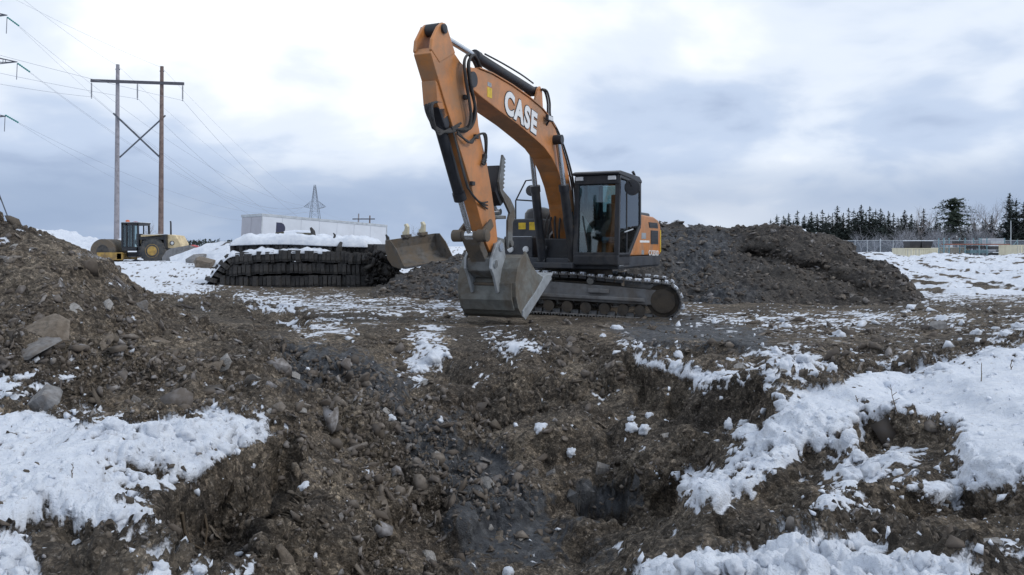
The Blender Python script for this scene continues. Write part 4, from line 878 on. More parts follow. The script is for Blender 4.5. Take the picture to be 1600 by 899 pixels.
# -- hoses
def hose(pts, r, n=18, mat_=None):
    pts = [Vector(p) for p in pts]; out = []
    for i in range(len(pts) - 1):
        p0 = pts[max(i - 1, 0)]; p1 = pts[i]; p2 = pts[i + 1]; p3 = pts[min(i + 2, len(pts) - 1)]
        for k in range(6):
            t = k / 6; out.append(.5 * ((2 * p1) + (p2 - p0) * t + (2 * p0 - 5 * p1 + 4 * p2 - p3) * t * t + (3 * p1 - p0 - 3 * p2 + p3) * t ** 3))
    out.append(pts[-1]); b = MB(); b.tube(out, r, 7); b.build('hydraulic_hose', mat_ or M_RUBBER, ex, True)
for i in range(5):
    y = .20 + .035 * (i % 3); j = .045 * i
    hose([(5.35 + j, y - .08, 4.50), (5.75 + j, y, 4.62), (6.05 + j, y + .06, 4.42), (5.98 + j, y + .07, 4.05), (5.80 + j, y + .05, 3.75 - j), (5.95 + j * .6, y, 3.42 - .5 * j), (6.3, y - .1, 3.34)], .022)
for i in range(3):
    hose([(6.3, .2, 3.30 - .02 * i), (6.0 - .05 * i, .24, 3.16), (5.72, .22, 3.28), (5.45 - .05 * i, .24, 3.36), (5.30, .20, 3.10 - .1 * i), (5.42, .20, 2.86)], .018)
for y in (-.12, .0, .12):
    hose([(5.4, y, 4.50), (4.6, y, 4.50), (3.4, y + .02, 4.37), (2.75, y + .04, 4.24), (2.3, y + .05, 4.08)], .020)
for y in (.14, .19): hose([(2.75, y, 4.62), (2.5, y, 4.62), (2.35, y, 4.42), (2.3, y, 4.12), (1.95, y + .03, 3.86), (1.5, y + .06, 3.38), (1.15, y + .08, 2.80), (.98, y + .05, 2.2), (1.0, y, 1.6)], .022)
for s in (-1, 1):
    hose([(3.0, s * .10, 4.70), (3.6, s * .10, 4.76), (4.4, s * .10, 4.80), (5.1, s * .09, 4.82)], .016, mat_=M_BLACKP)
for i in range(4):
    hose([(6.62, -.10 + .07 * i, 3.72), (6.86 + .03 * i, -.06 + .06 * i, 3.62), (6.84, .05 + .03 * i, 3.36 - .05 * i), (6.58, .12, 3.26), (6.34 - .06 * i, .19, 3.30 + .05 * i)], .020)
for i in range(3): hose([(6.42, .17, 3.36), (6.12, .21 + .02 * i, 2.72 - .1 * i), (5.86, .19, 2.38), (5.55, .2 + .01 * i, 2.2), (5.2, .19, 2.1 + .06 * i)], .015)
for (x_, z_) in ((5.62, 3.30), (5.30, 3.0), (5.75, 2.5), (6.0, 3.9)):
    b = MB(); b.box(x_ - .05, x_ + .05, .155, .215, z_ - .035, z_ + .035); b.build('hose_clamp', M_BLACKP, stick, bevel=.008)
for i in range(7):
    y = -.42 + .14 * i; hose([(1.0 + .02 * i, y, 1.2), (1.25, y + .03 * (-1) ** i, 1.55), (1.32, y * .8, 1.95 + .05 * (i % 3)), (1.2, y * .6, 2.2)], .024)
b = MB(); b.box(.75, 1.35, -.40, .40, 1.18, 1.62); b.build('valve_bank', M_BLACKP, ex, bevel=.03)
for s in (-.30, .30):
    b = MB(); b.prism([(.6, 1.15), (.72, 1.75), (.9, 1.82), (1.15, 1.7), (1.5, 1.28), (1.5, 1.1)], s - .03, s + .03); b.build('boom_bracket', M_BLACKP, ex, bevel=.01)
# ------------------------------------------------------------------ yellow soil compactor
RY = 50.0; RS = F / RY
rc = at(213, 412, RY); ro = empty('soil_compactor', rc, 0, 'old yellow single-drum roller with a dark cab parked on snow', 'roller')
X = lambda px: (px - 213) / RS; Zc = lambda py: (412 - py) / RS
for s, nm in ((0.0, 'near'), (1.65, 'far')):
    b = MB(); c = (X(237.5), s + .28, .80); b.lathe(c, (0, 1, 0), [(-.28, .50), (-.27, .70), (-.2, .80), (.2, .80), (.27, .70), (.28, .5)], 28)
    for k in range(22):
        a = 2 * math.pi * k / 22; m = Matrix.Translation(Vector(c)) @ Matrix.Rotation(a, 4, 'Y'); b.box(.77, .83, -.25, .0, -.05, .05, m); b.box(.77, .83, .0, .25, .06, .15, m)
    ty = b.build('tyre', M_TYRE, ro, True); b = MB(); b.lathe(c, (0, 1, 0), [(-.30, .12), (-.29, .30), (-.22, .34), (-.285, .42), (-.27, .47), (.2, .47)], 24); b.build('rim', M_OLDYEL, ty, True)
b = MB(); b.lathe((X(157), 1.1, .78), (0, 1, 0), [(-.85, .70), (-.85, .78), (.85, .78), (.85, .70)], 36); dr = b.build('drum', M_MUD, ro, True)
b = MB(); b.lathe((X(157), .24, .78), (0, 1, 0), [(-.03, .2), (.02, .45)], 24); b.build('drum_hub', M_RUBBER, dr, True)
b = MB(); b.box(X(150), X(190), .08, .20, .22, .70); b.box(X(150), X(190), 2.0, 2.12, .22, .70); b.box(X(181), X(189), .08, 2.12, .25, .66); b.build('drum_yoke', M_OLDYEL, ro, bevel=.02)
b = MB(); b.box(X(189), X(206), .75, 1.45, .42, .72); b.build('hitch', M_BLACKP, ro, bevel=.03)
b = MB()
for z in (.42, .66, .90): b.box(X(199), X(211), .12, .34, z, z + .05)
b.build('step', M_DGREY, ro)
b = MB(); b.box(X(186.5), X(213), .30, 1.9, .80, 1.06); b.box(X(210), X(216), .30, 1.9, .5, 1.1); b.build('cab_base', M_BLACKP, ro, bevel=.03)
cf_ = MB()
for x_, px2 in ((X(187), X(187)), (X(194), X(194)), (X(212.5), X(211.5))):
    for y in (.34, 1.86): cf_.bar((x_, y, 1.04), (px2, y, 2.56), .10, .10)
for y in (.34, 1.86): cf_.bar((X(187), y, 2.50), (X(212), y, 2.50), .1, .12); cf_.bar((X(203), y, 1.05), (X(203), y, 2.5), .06, .06)
for x_ in (X(187), X(212)): cf_.bar((x_, .34, 2.50), (x_, 1.86, 2.50), .1, .12)
ca = cf_.build('cab_frame', M_BLACKP, ro)
b = MB(); b.box(X(185.5), X(214), .26, 1.94, 2.54, 2.62); b.build('cab_roof', M_BLACKP, ca, bevel=.03)
b = MB(); b.box(X(186.5), X(213), .30, 1.9, 2.62, 2.655); b.build('roof_snow', M_SNOW, ca, bevel=.015)
for (a0, a1) in ((X(188), X(193.5)), (X(194.8), X(202.5)), (X(203.6), X(211.8))):
    b = MB(); b.box(a0, a1, .335, .345, 1.06, 2.46); b.build('window_pane', M_GLASS, ca)
b = MB(); b.box(X(187), X(187) + .01, .4, 1.8, 1.06, 2.46); b.build('window_pane', M_GLASS, ca)
b = MB(); b.box(X(203), X(210), .8, 1.4, 1.1, 1.9); b.build('driver_seat', M_SEAT, ca, bevel=.04)
b = MB(); b.lathe((X(191), .7, 2.655), (0, 0, 1), [(0, .13), (.1, .12), (.14, .06)], 14); b.build('beacon', M_AMBER, ro, True)
b = MB(); b.box(X(191), X(196), 1.5, 1.62, 2.655, 2.72); b.build('roof_lamp', M_RED, ro)
b = MB(); b.prism([(X(215), 1.15), (X(215), 1.82), (X(258), 1.84), (X(270), 1.78), (X(277), 1.25), (X(278), .85), (X(262), .80), (X(258), 1.0), (X(254), 1.62), (X(216), 1.5)], .42, 1.78); hd = b.build('hood', M_PALEYEL, ro, bevel=.05, seg=3)
b = MB(); b.prism([(X(216), 1.66), (X(252), 1.80), (X(254), 1.72), (X(256), .95), (X(258), .95), (X(257.5), 1.86)], .1, .44); b.build('mudguard', M_BLACKP, ro, bevel=.02)
b = MB(); b.box(X(216), X(254), .14, 2.0, 1.50, 1.70); b.build('fender', M_BLACKP, ro, bevel=.03)
b = MB(); b.box(X(214), X(262), .45, 1.75, .50, 1.5); b.build('rear_frame', M_BLACKP, ro, bevel=.04)
b = MB(); b.box(X(258), X(278), .35, 1.85, .72, .98); b.build('bumper', M_DGREY, ro, bevel=.03)
b = MB(); b.lathe((X(264.5), .415, 1.30), (0, 1, 0), [(-.02, .1), (-.015, .15), (.01, .15)], 16); b.build('round_lamp', M_BLACKP, hd, True)
b = MB(); b.lathe((X(264.8), .40, 1.30), (0, 1, 0), [(-.02, .06), (-.015, .1), (.005, .1)], 16); b.build('lamp_lens', M_LAMP, hd, True)
b = MB(); b.box(X(217), X(257), .5, 1.7, 1.835, 1.87); b.build('hood_snow', M_SNOW, hd, bevel=.02)
b = MB(); b.tube([(X(257.5), .9, 1.8), (X(257.3), .9, 2.62), (X(256.6), .9, 2.72)], [.06, .05, .05], 10); b.build('exhaust_pipe', M_BLACKP, ro, True)
b = MB(); b.box(X(280), X(287), 2.2, 2.25, .3, 1.1); tag(b.build('site_panel', M_WHITEP), None, None); bpy.data.objects.remove(bpy.data.objects['site_panel'])
# boulders beside it
for i, (px, py, Y, s, dims, lab) in enumerate([(284, 410, 47, .95, (1.6, .8, .75), 'big grey boulder capped with snow behind the roller'), (311, 416, 40, .75, (1, .7, .6), 'dark boulder in the snow between roller and rubber mats'),
                                               (322, 421, 37, .75, (1.3, .7, .5), 'brown leaning boulder next to the low snowy mound')]):
    p = at(px, py, Y); place(rock_mesh('boulder', 330 + i, dims, 20, .15), 'boulder', (p.x, p.y, p.z + .1), Vector((0, 0, 1)), s, .15, M_STONE if i < 2 else M_SLATEB, lab, 'rock', None, 330 + i, -.2)
# ------------------------------------------------------------------ white storage trailer
ta0 = at(405, 333, 41.0); ta1 = at(602, 351, 46.5); tdir = Vector((ta1.x - ta0.x, ta1.y - ta0.y, 0)); tl = tdir.length; trz = math.atan2(tdir.y, tdir.x)
tz = ta0.z - 2.95; tr_ = empty('storage_trailer', (ta0.x, ta0.y, tz), trz, 'long white box trailer standing behind the snow-capped rubber mats', 'trailer')
TH = 2.95; TWd = 2.45; tr_.rotation_euler = (0, math.atan2(ta0.z - ta1.z, tl), trz)
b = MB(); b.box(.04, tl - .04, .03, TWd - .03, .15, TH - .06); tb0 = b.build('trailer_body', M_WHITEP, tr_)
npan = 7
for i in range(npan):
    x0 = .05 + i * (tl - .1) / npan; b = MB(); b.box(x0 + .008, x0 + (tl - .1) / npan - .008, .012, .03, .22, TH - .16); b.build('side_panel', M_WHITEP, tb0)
for i in range(2):
    b = MB(); b.box(.008, .04, .08 + i * 1.15, 1.2 + i * 1.15, .25, TH - .18); b.build('end_door', mat('grey_door_panel', (.38, .38, .42), .55, 0, .08, 1, .2, (.3, .29, .29)), tb0, bevel=.008)
b = MB(); b.box(0, tl, -.004, .02, TH - .15, TH - .02); b.box(0, tl, -.004, .02, .08, .2); b.box(-.004, .02, .02, TWd, TH - .16, TH - .02); b.box(tl - .06, tl + .004, -.006, .03, .1, TH - .02); b.box(-.006, .05, -.006, .03, .1, TH - .02); b.build('edge_rail', M_GALV, tr_)
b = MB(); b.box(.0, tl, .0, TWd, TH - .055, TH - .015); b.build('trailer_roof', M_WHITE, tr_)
b = MB(); c = (1.05, TH - .72)
pts = [(c[0] - .22, c[1] - .30), (c[0] - .22, c[1] + .30)] + [(c[0] + .02 + .28 * math.cos(R(a)), c[1] + .30 * math.sin(R(a))) for a in range(90, -91, -15)]
b.prism(pts, -.002, .011); b.build('emblem', mat('dark_emblem', (.03, .035, .07), .5), tb0)
b = MB()
for x_ in (tl - 1.4, tl - 2.5):
    for y in (.25, TWd - .25): b.lathe((x_, y, .02), (0, 1, 0), [(-.14, .3), (-.13, .46), (.13, .46), (.14, .3)], 20)
b.build('wheels', M_TYRE, tr_, True); 
wob = [o for o in tr_.children if o.name.startswith('wheels')][0]; bpy.data.objects.remove(wob)
for x_ in (tl - 1.4, tl - 2.5):
    for y in (.25, TWd - .25): b = MB(); b.lathe((x_, y, -.02), (0, 1, 0), [(-.14, .3), (-.13, .46), (.13, .46), (.14, .3)], 20); b.build('wheel', M_TYRE, tr_, True)
# ------------------------------------------------------------------ stacked blasting mats
MY = 27.0
def mat_layer(x0, x1, y0, y1, zc, th, n, label, sag, droop=None, seed=0):
    r = random.Random(seed); root = empty('blasting_mat', ((x0 + x1) / 2, y0, zc - th / 2), 0, label, 'rubber mat', 'blasting mats in the stack'); me = None; tops = []
    for i in range(n):
        u = (i + .5) / n; x = x0 + (x1 - x0) * u; w_ = (x1 - x0) / n; z = zc + sag(u); dr_ = droop(u) if droop else 0
        if me is None:
            b = MB(); b.box(-.5, .5, 0, 1, -.5, .5); b.box(-.42, .42, -.012, 0.0, -.30, .36); o = b.build('rubber_strip', M_RUBBER, root, bevel=.008); me = o.data
        else: o = link('rubber_strip', me, None, root)
        o.location = Vector((x, y0 + r.uniform(-.09, .08), z + r.uniform(-.025, .02) - dr_)) - root.location
        o.scale = (w_ * r.uniform(.82, 1.12), y1 - y0, th * r.uniform(.92, 1.08)); o.rotation_euler = (0, r.uniform(-.05, .05) + (droop(u + .02) - droop(u - .02) if droop else 0) / ((x1 - x0) * .04), r.uniform(-.03, .03))
        tops.append((x, z - dr_ + th / 2))
    return tops
xm = lambda px, Y=MY: (px - CXP) / F * Y
zm = lambda py, Y=MY: EYE - (py - HY) / F * Y
mat_layer(xm(345), xm(585), MY, MY + 3.6, zm(440), .40, 33, 'lowest black rubber blasting mat of the snow-capped stack', lambda u: -.02 * math.sin(6 * u), None, 1)
mat_layer(xm(352), xm(590), MY - .06, MY + 3.5, zm(421), .36, 35, 'black rubber blasting mat second from the ground in the stack', lambda u: .05 * math.sin(5 * u - 1), None, 2)
t3 = mat_layer(xm(322), xm(580), MY - .14, MY + 3.4, zm(403), .38, 38, 'black rubber mat with a snowy ledge drooping at its end', lambda u: .08 * math.sin(5 * u - 1.2), lambda u: 1.0 * max(0, (.16 - u) / .16) ** 1.3, 3)
t4 = mat_layer(xm(356), xm(588), MY + .25, MY + 3.5, zm(386.5), .34, 33, 'topmost rubber mat directly under the thick snow', lambda u: .05 * math.sin(5 * u) , None, 4)
def snow_slab(name, label, tops, y0, y1, th, seed, nx=90, ny=30, over=.05):
    xs = np.linspace(tops[0][0] - over, tops[-1][0] + over, nx); ys = np.linspace(y0, y1, ny); XX, Y2 = np.meshgrid(xs, ys)
    zt = np.interp(XX, [t[0] for t in tops], [t[1] for t in tops]); Q = np.stack([XX.ravel(), Y2.ravel(), zt.ravel()], 1)
    ex_ = np.minimum(np.minimum(XX - xs[0], xs[-1] - XX) / .35, np.minimum(Y2 - y0, y1 - Y2) / .22).ravel(); ed = np.sqrt(np.clip(ex_, 0, 1))
    h = (th * (1 + .5 * perlin(Q, 1.1, seed)) + .11 * perlin(Q, 2.6, seed + 1) + .05 * perlin(Q, 7., seed + 4)) * ed
    Q[:, 2] += h - .10 * (1 - ed) ** 2; Q[:, 1] += .07 * perlin(Q, 2.3, seed + 2) * (1 - ed)
    ix = np.arange(nx * ny).reshape(ny, nx); qd = np.stack([ix[:-1, :-1], ix[:-1, 1:], ix[1:, 1:], ix[1:, :-1]], -1).reshape(-1, 4)
    lo = Q.copy(); lo[:, 2] = Q[:, 2] - .03 - h * .9; q2 = np.concatenate([qd, qd[:, ::-1] + nx * ny])
    bl = np.concatenate([ix[0], ix[1:, -1], ix[-1, -2::-1], ix[-2:0:-1, 0]]); nb = np.roll(bl, -1); q2 = np.concatenate([q2, np.stack([bl, bl + nx * ny, nb + nx * ny, nb], 1)])
    me = mesh_np(name, np.concatenate([Q, lo]), quads=q2); smooth_np(me); o = link(name, me, M_SNOW); tag(o, label, 'snow', None, 'stuff')
snow_slab('snow_cap', 'thick white snow lying on top of the rubber mat stack', t4[:-2], MY + .05, MY + 3.5, .20, 301)
snow_slab('snow_ledge', 'thin line of snow on the ledge of the drooping rubber mat', t3[:29], MY - .16, MY + .6, .06, 305, 110, 14)
b = MB(); p0 = Vector((xm(417), MY + 1.0, zm(369.5))); p1 = Vector((xm(478), MY + 1.3, zm(368)))
b.tube([p0, p0.lerp(p1, .3) + Vector((0, 0, .02)), p0.lerp(p1, .7), p1], [.15, .17, .16, .14], 12); rm_ = b.build('rolled_mat', mat('mossy_log', (.075, .07, .05), .9, 0, .4, 4, .4, (.04, .035, .03), .6, 12), None, True); tag(rm_, 'rolled dark bundle dusted with snow on top of the mats', 'roll')
b = MB(); b.tube([p0 + Vector((.3, 0, .09)), p0.lerp(p1, .5) + Vector((0, 0, .115)), p1 + Vector((0, 0, .08))], [.10, .12, .10], 10); b.build('roll_snow', M_SNOW, rm_, True)
for i, (px, py, s, lab) in enumerate([(488, 363, .20, 'upright torn rubber scrap standing beside the rolled bundle'), (428, 380, .12, 'dark rubber scrap sticking out of the snow cap'), (452, 378, .10, 'small flat rubber scrap lying on the snow cap'), (400, 376, .16, 'torn rubber scraps at the end of the snow cap'), (523, 368, .1, 'little dark scrap on the crest of the snow cap'), (527, 387, .24, 'black rubber flap hanging over the snow cap front'), (605, 372, .14, 'bent strip poking out beside the spare bucket')]):
    p = at(px, py, MY + .5 if py < 384 else MY + .1); bb = MB(); r = random.Random(i)
    q_ = [Vector((r.uniform(-.3, .3), r.uniform(-.2, .2), -1)), Vector((r.uniform(-.2, .5), 0, .1)), Vector((r.uniform(-.6, .6), r.uniform(-.3, .3), .8))]
    bb.tube([v * s for v in q_], [s * .5, s * .45, s * .2], 6); o = bb.build('rubber_scrap', M_RUBBER, None); o.location = p; tag(o, lab, 'scrap')
# torn end of the stack: clods and rubble
rq = np.random.RandomState(5)
cp = np.array([at(rq.uniform(572, 622), rq.uniform(392, 452), MY - .2 + rq.uniform(-.2, .9)) for _ in range(420)])
scatter('torn_rubber_debris', 'ragged black rubber and earth debris at the end of the mat stack', cp, np.tile([0, -.5, .8], (420, 1)), .12 * np.exp(rq.normal(0, .4, 420)), 1.0, TS, mat('rubber_debris', (.03, .029, .03), .85, 0, .5, 5, .4, (.09, .08, .07)), 0, 8)
# ------------------------------------------------------------------ spare bucket on the heap
b0 = at(632, 420, 25.2); b1 = at(708, 400, 26.6); bd = Vector((b1.x - b0.x, b1.y - b0.y, 0)); BL = bd.length
sb = empty('spare_bucket', b0, math.atan2(bd.y, bd.x), 'spare muddy grey excavator bucket lying open on the earth heap', 'bucket')
sb.rotation_euler = (0, R(-7), math.atan2(bd.y, bd.x))
prof = [(-.10, .02), (.25, .0), (.62, .08), (.85, .3), (.92, .62), (.86, .92)]           # (depth, height), opening towards the photographer
def xprism(mb, poly, x0, x1):
    n = len(poly); mb.add([(x0, y, z) for y, z in poly] + [(x1, y, z) for y, z in poly], [tuple(range(n)), tuple(range(2 * n - 1, n - 1, -1))] + [(i, (i + 1) % n, (i + 1) % n + n, i + n) for i in range(n)]); return mb
inn = [(y - .05 if y > .5 else y, z + (.05 if z < .5 else 0)) for y, z in prof]
xprism(MB(), prof + inn[::-1], 0, BL).build('bucket_shell', M_MUD, sb)
for x0 in (-.03, BL): xprism(MB(), prof + [(.60, .92), (.30, .62), (.0, .12)], x0, x0 + .03).build('side_plate', M_MUD, sb, bevel=.004)
MB().box(-.05, BL + .05, -.16, .02, .0, .045).build('cutting_edge', M_DGREY, sb)
for x0 in (BL * .40, BL * .74):
    b = xprism(MB(), [(.78, .9), (.70, 1.05), (.66, 1.28), (.74, 1.38), (.84, 1.36), (.80, 1.26), (.86, 1.16), (.98, 1.1), (.98, .9)], x0 - .05, x0 + .05); b.build('hook_lug', M_BEIGE, sb, bevel=.01)
    b = MB(); b.box(x0 - .14, x0 + .14, .72, .95, .92, 1.02); b.build('lug_base', M_MUD, sb, bevel=.01)
# ------------------------------------------------------------------ power line structures
HYD = 98.0
def hframe(Y, pxl, pxr, ytop, yarm, arm0, arm1, ybr0, ybr1, zb, label, thick=1.0, full=True, base_mats=(M_WOOD, M_WOODR)):
    s = F / Y; root = empty('power_pole_frame', ((pxl + pxr) / 2 / F * Y - CXP / F * Y, Y, zb), 0, label, 'power poles'); o0 = root.location
    V = lambda px, py, dy=0: at(px, py, Y) + Vector((0, dy, 0)) - o0
    for px, m_, dt in ((pxl, base_mats[0], 0), (pxr, base_mats[1], 3)):
        b = MB(); t_ = V(px + 1, ytop + dt); b0_ = V(px - 1, ytop); b0_.z = -1.0; n = 7
        b.tube([b0_.lerp(t_, i / n) for i in range(n + 1)], [(.34 - .13 * i / n) * thick for i in range(n + 1)], 12); po = b.build('pole', m_, root, True)
        if full:
            b = MB(); b.box(-.25, .25, -.1, .1, -.06, .06, Matrix.Translation(t_ + Vector((0, 0, -.6)))); b.build('pole_cap_bracket', M_LATT, po)
    b = MB(); b.bar(V(arm0, yarm, -.3), V(arm1, yarm + (5 if full else 0), -.3), .22 * thick, .36 * thick); b.build('crossarm', M_WOOD if False else mat('dark_crossarm', (.09, .09, .105), .8), root)
    if full:
        b = MB(); b.bar(V(pxl - 4, ybr0, -.28), V(pxr - 1, ybr1, -.28), .14, .2); b.build('brace', M_LATT, root)
        b = MB(); b.bar(V(pxr + 5, ybr0 + 2, .28), V(pxl + 2, ybr1, .28), .12, .16); b.build('brace', M_LATT, root)
    for i, px in enumerate((arm0 + 1, (arm0 + arm1) / 2, arm1 - 2)):
        if not full: break
        t_ = V(px, yarm + 3 + 2 * i, -.3); L = 1.85; b = MB(); pr = [(0, .03)]
        for k in range(12): pr += [(-.12 - k * .14, .04), (-.15 - k * .14, .13), (-.20 - k * .14, .04)]
        pr += [(-L, .03), (-L - .08, .09), (-L - .14, .03)]; b.lathe(t_, (0, 0, 1), pr, 8); b.build('insulator_string', M_INSG, root)
hframe(HYD, 183, 252, 101, 127, 144, 289, 178, 246, .3, 'tall wooden H-frame power poles with crossarm and X brace')
hframe(375., 559.5, 577, 334, 342.5, 551, 586, 0, 0, 0, 'distant small H-frame power poles above the trailer roof', 1.5, False)
def lattice(Y, pxc, ytop, zb, hw0, hw1, arms, label, w_, rot=0., waist=None):
    top = at(pxc, ytop, Y); root = empty('lattice_tower', (top.x, Y, zb), rot, label, 'pylon'); H = top.z - zb
    def hw(z): 
        t = z / H; return hw0 + (hw1 - hw0) * min(1, t / waist) if waist else hw0 + (hw1 - hw0) * t
    for sx in (-1, 1):
        for sy in (-1, 1):
            b = MB(); n = 8; b.tube([(sx * hw(H * i / n), sy * hw(H * i / n), H * i / n - (.5 if i == 0 else 0)) for i in range(n + 1)], w_, 5); b.build('leg', M_LATT, root)
    b = MB(); z = 0; 
    while z < H * .97:
        st_ = max(hw(z) * 1.5, 1.0); z2 = min(z + st_, H)
        for sx, sy in ((1, 0), (-1, 0), (0, 1), (0, -1)):
            for q_ in (-1, 1):
                a_ = hw(z); c_ = hw(z2); P0 = (sx * a_ + (q_ * a_ if sx == 0 else 0), sy * a_ + (q_ * a_ if sy == 0 else 0), z); P1 = (sx * c_ - (q_ * c_ if sx == 0 else 0), sy * c_ - (q_ * c_ if sy == 0 else 0), z2); b.tube([P0, P1], w_ * .55, 4)
            b.tube([(sx * a_ - (a_ if sx == 0 else 0), sy * a_ - (a_ if sy == 0 else 0), z), (sx * a_ + (a_ if sx == 0 else 0), sy * a_ + (a_ if sy == 0 else 0), z)], w_ * .5, 4)
        z = z2
    b.build('lattice_bracing', M_LATT, root)
    tips = []
    for (ya, reach, hh) in arms:
        za = at(pxc, ya, Y).z - zb
        for s in (-1, 1):
            h_ = hw(za); b = MB(); tip = Vector((s * reach, 0, za))
            for sy in (-1, 1): b.tube([(s * h_, sy * h_, za + hh), tip], w_ * .8, 4); b.tube([(s * h_, sy * h_, za - hh * .3), tip], w_ * .8, 4)
            for k in (.25, .5, .75):
                for sy in (-1, 1):
                    A_ = Vector((s * h_, sy * h_, za + hh)).lerp(tip, k); B_ = Vector((s * h_, sy * h_, za - hh * .3)).lerp(tip, k); b.tube([A_, B_], w_ * .45, 4); b.tube([A_, Vector((s * h_, -sy * h_, za - hh * .3)).lerp(tip, min(1, k + .2))], w_ * .45, 4)
            b.build('cross_arm', M_LATT, root); tips.append(tip + root.location)
    return root, tips
LYD = 110.
pyl, tips = lattice(LYD, -66, -75, .0, 5.6, 1.1, [(24, 6.9, 1.2), (97, 8.3, 1.5), (182, 6.7, 1.2)], 'steel lattice pylon beside the wooden poles, only its arms reaching in', .09, 0, .45)
far, ftips = lattice(300., 492, 289, 0, 3.2, .25, [(323.5, 4.2, 2.2)], 'distant steel lattice pylon rising above the white trailer', .065)
# green insulator strings at the arm tips, with the short hanging strings
for i, (pxa, pya, pxb, pyb) in enumerate([(11, 27, 30, 41), (27, 99, 47, 113), (8, 180, 29, 192)]):
    b = MB(); A_ = at(pxa, pya, LYD) - pyl.location; B_ = at(pxb, pyb, LYD + 1.0) - pyl.location; n = 14; pts = [A_.lerp(B_, k / n) for k in range(n + 1)]
    b.tube(pts, [.14 if k % 2 else .07 for k in range(n + 1)], 7); b.build('green_insulator', M_INS, pyl)
    b = MB(); C_ = A_ + Vector((-.1, 0, -2.3)); b.tube([A_, C_], .05, 6); b.build('hanging_insulator', M_INSG, pyl)
def wire(A_, B_, sag, r0, label, n=26, r1=None):
    b = MB(); pts = [Vector(A_).lerp(Vector(B_), i / n) - Vector((0, 0, 4 * sag * (i / n) * (1 - i / n))) for i in range(n + 1)]
    b.tube(pts, [r0 + ((r1 or r0) - r0) * i / n for i in range(n + 1)], 4); tag(b.build('power_cable', M_WIRE), label, 'cable', 'overhead power cables')
ins = [at(146, 152, HYD), at(216, 155, HYD), at(286, 157.5, HYD)]
left = [at(0, 124, 80), at(0, 107, 80), at(0, 79, 80)]
for i in range(3):
    D = (left[i] - ins[i]); wire(ins[i], ins[i] + D * 2.2, .5, .019, 'overhead cable running from the H-frame poles past the lattice pylon')
    wire(ins[i], at((553, 568, 584)[i], 346, 375), 12., .016, 'long sagging cable between the H-frame poles and the distant small ones', 40, .032)
for pt, tx in ((at(184, 103, HYD), 559.5), (at(253, 106, HYD), 577)):
    wire(pt, at(tx, 335, 375), 9., .010, 'thin ground wire from a pole top to the distant small poles', 40, .02); wire(pt, pt + (at(60 if tx < 560 else 40, 10 if tx < 560 else 0, 75) - pt) * 1.6, .5, .010, 'thin ground wire rising from a wooden pole top')
for i, (px, py) in enumerate(((30, 41), (47, 113), (29, 192))):
    wire(at(px, py, LYD + 1), ftips[1] if i != 1 else ftips[0], 7., .015, 'cable from a green pylon insulator to the distant pylon', 40, .032)
    wire(at(px - 1, py + .5, LYD + 1), ftips[0] if i != 1 else ftips[1], 9., .012, 'cable from a green pylon insulator to the distant pylon', 40, .028)
# ------------------------------------------------------------------ red shed and low wood far left
b = at(298, 391, 120); sh_ = empty('red_shed', (b.x, b.y, b.z - .6), 0, 'small red shed far behind the roller', 'shed'); sh_.scale = (.62, .62, .62)
q = MB(); q.box(-1.2, 1.1, 0, 2.4, 0, 1.9); q.build('shed_wall', M_RED, sh_)
q = MB(); q.prism([(-1.35, 1.88), (0, 2.25), (1.25, 1.88)], -.15, 2.5); q.build('shed_roof', M_RED, sh_)
q = MB(); q.box(1.1, 2.2, .2, .3, 0, 1.6); q.build('shed_side', M_WHITEP, sh_)
# ------------------------------------------------------------------ trees
def conifer_meshes(seed, h, rad, pine=False):
    r = np.random.RandomState(seed); tri = []; n = 230 if not pine else 130
    for i in range(n):
        t = .05 + .94 * (1 - r.rand() ** .66) if not pine else r.uniform(.28, .99)
        prof = (1 - t) ** .8 * (1 - .25 * max(0, .15 - t) / .15) if not pine else math.sin(math.pi * min(1, (1.06 - t) / .80)) ** .7 * .95
        L = rad * prof * r.uniform(.55, 1.15) + .16; a = r.uniform(0, 2 * math.pi); z0 = h * t; up = .10 if not pine else .35
        k = max(5, int(L / .085))
        for j in range(k):
            f = (j + r.rand()) / k; p = np.array([math.cos(a) * L * f, math.sin(a) * L * f, z0 + L * (up * f - (.50 if not pine else .35) * f * f)])
            s = (.11 + .15 * (1 - f)) * r.uniform(.7, 1.3) * (1 if pine else .55 + .55 * (1 - t)); q_ = r.normal(size=(3, 3)) * s * np.array([1, 1, .55]); p = p + r.normal(size=3) * .06
            tri += [p + q_[0], p + q_[1], p + q_[2]]
    for i in range(14): p = np.array([0, 0, h * r.uniform(.93, 1.0)]); tri += [p + r.normal(size=3) * .06, p + r.normal(size=3) * .06, p + np.array([0, 0, .25])]
    tri = np.array(tri); me = mesh_np('crown', tri, tris=np.arange(len(tri)).reshape(-1, 3)); me.materials.append(M_NEEDLE2 if pine else M_NEEDLE)
    b = MB(); b.tube([(0, 0, -.5), (0, 0, h * .4), (.03, 0, h * .97)], [.14 * h / 8, .10 * h / 8, .015], 7); tm = b.build('trunk', M_BARK); tme = tm.data; bpy.data.objects.remove(tm)
    if True:
        b = MB(); b.tube([(0, 0, h * .08), (0, 0, h * .92)], [.05, .01], 5)
        for i in range(26):
            t = r.uniform(.1, .9); a = r.uniform(0, 6.28); L = rad * (1 - t) * .8 + .1; b.tube([(0, 0, h * t), (math.cos(a) * L, math.sin(a) * L, h * t - .12 * L)], [.03, .008], 4)
        bo_ = b.build('limbs', M_BARK); lme = bo_.data; bpy.data.objects.remove(bo_)
    return me, tme, lme
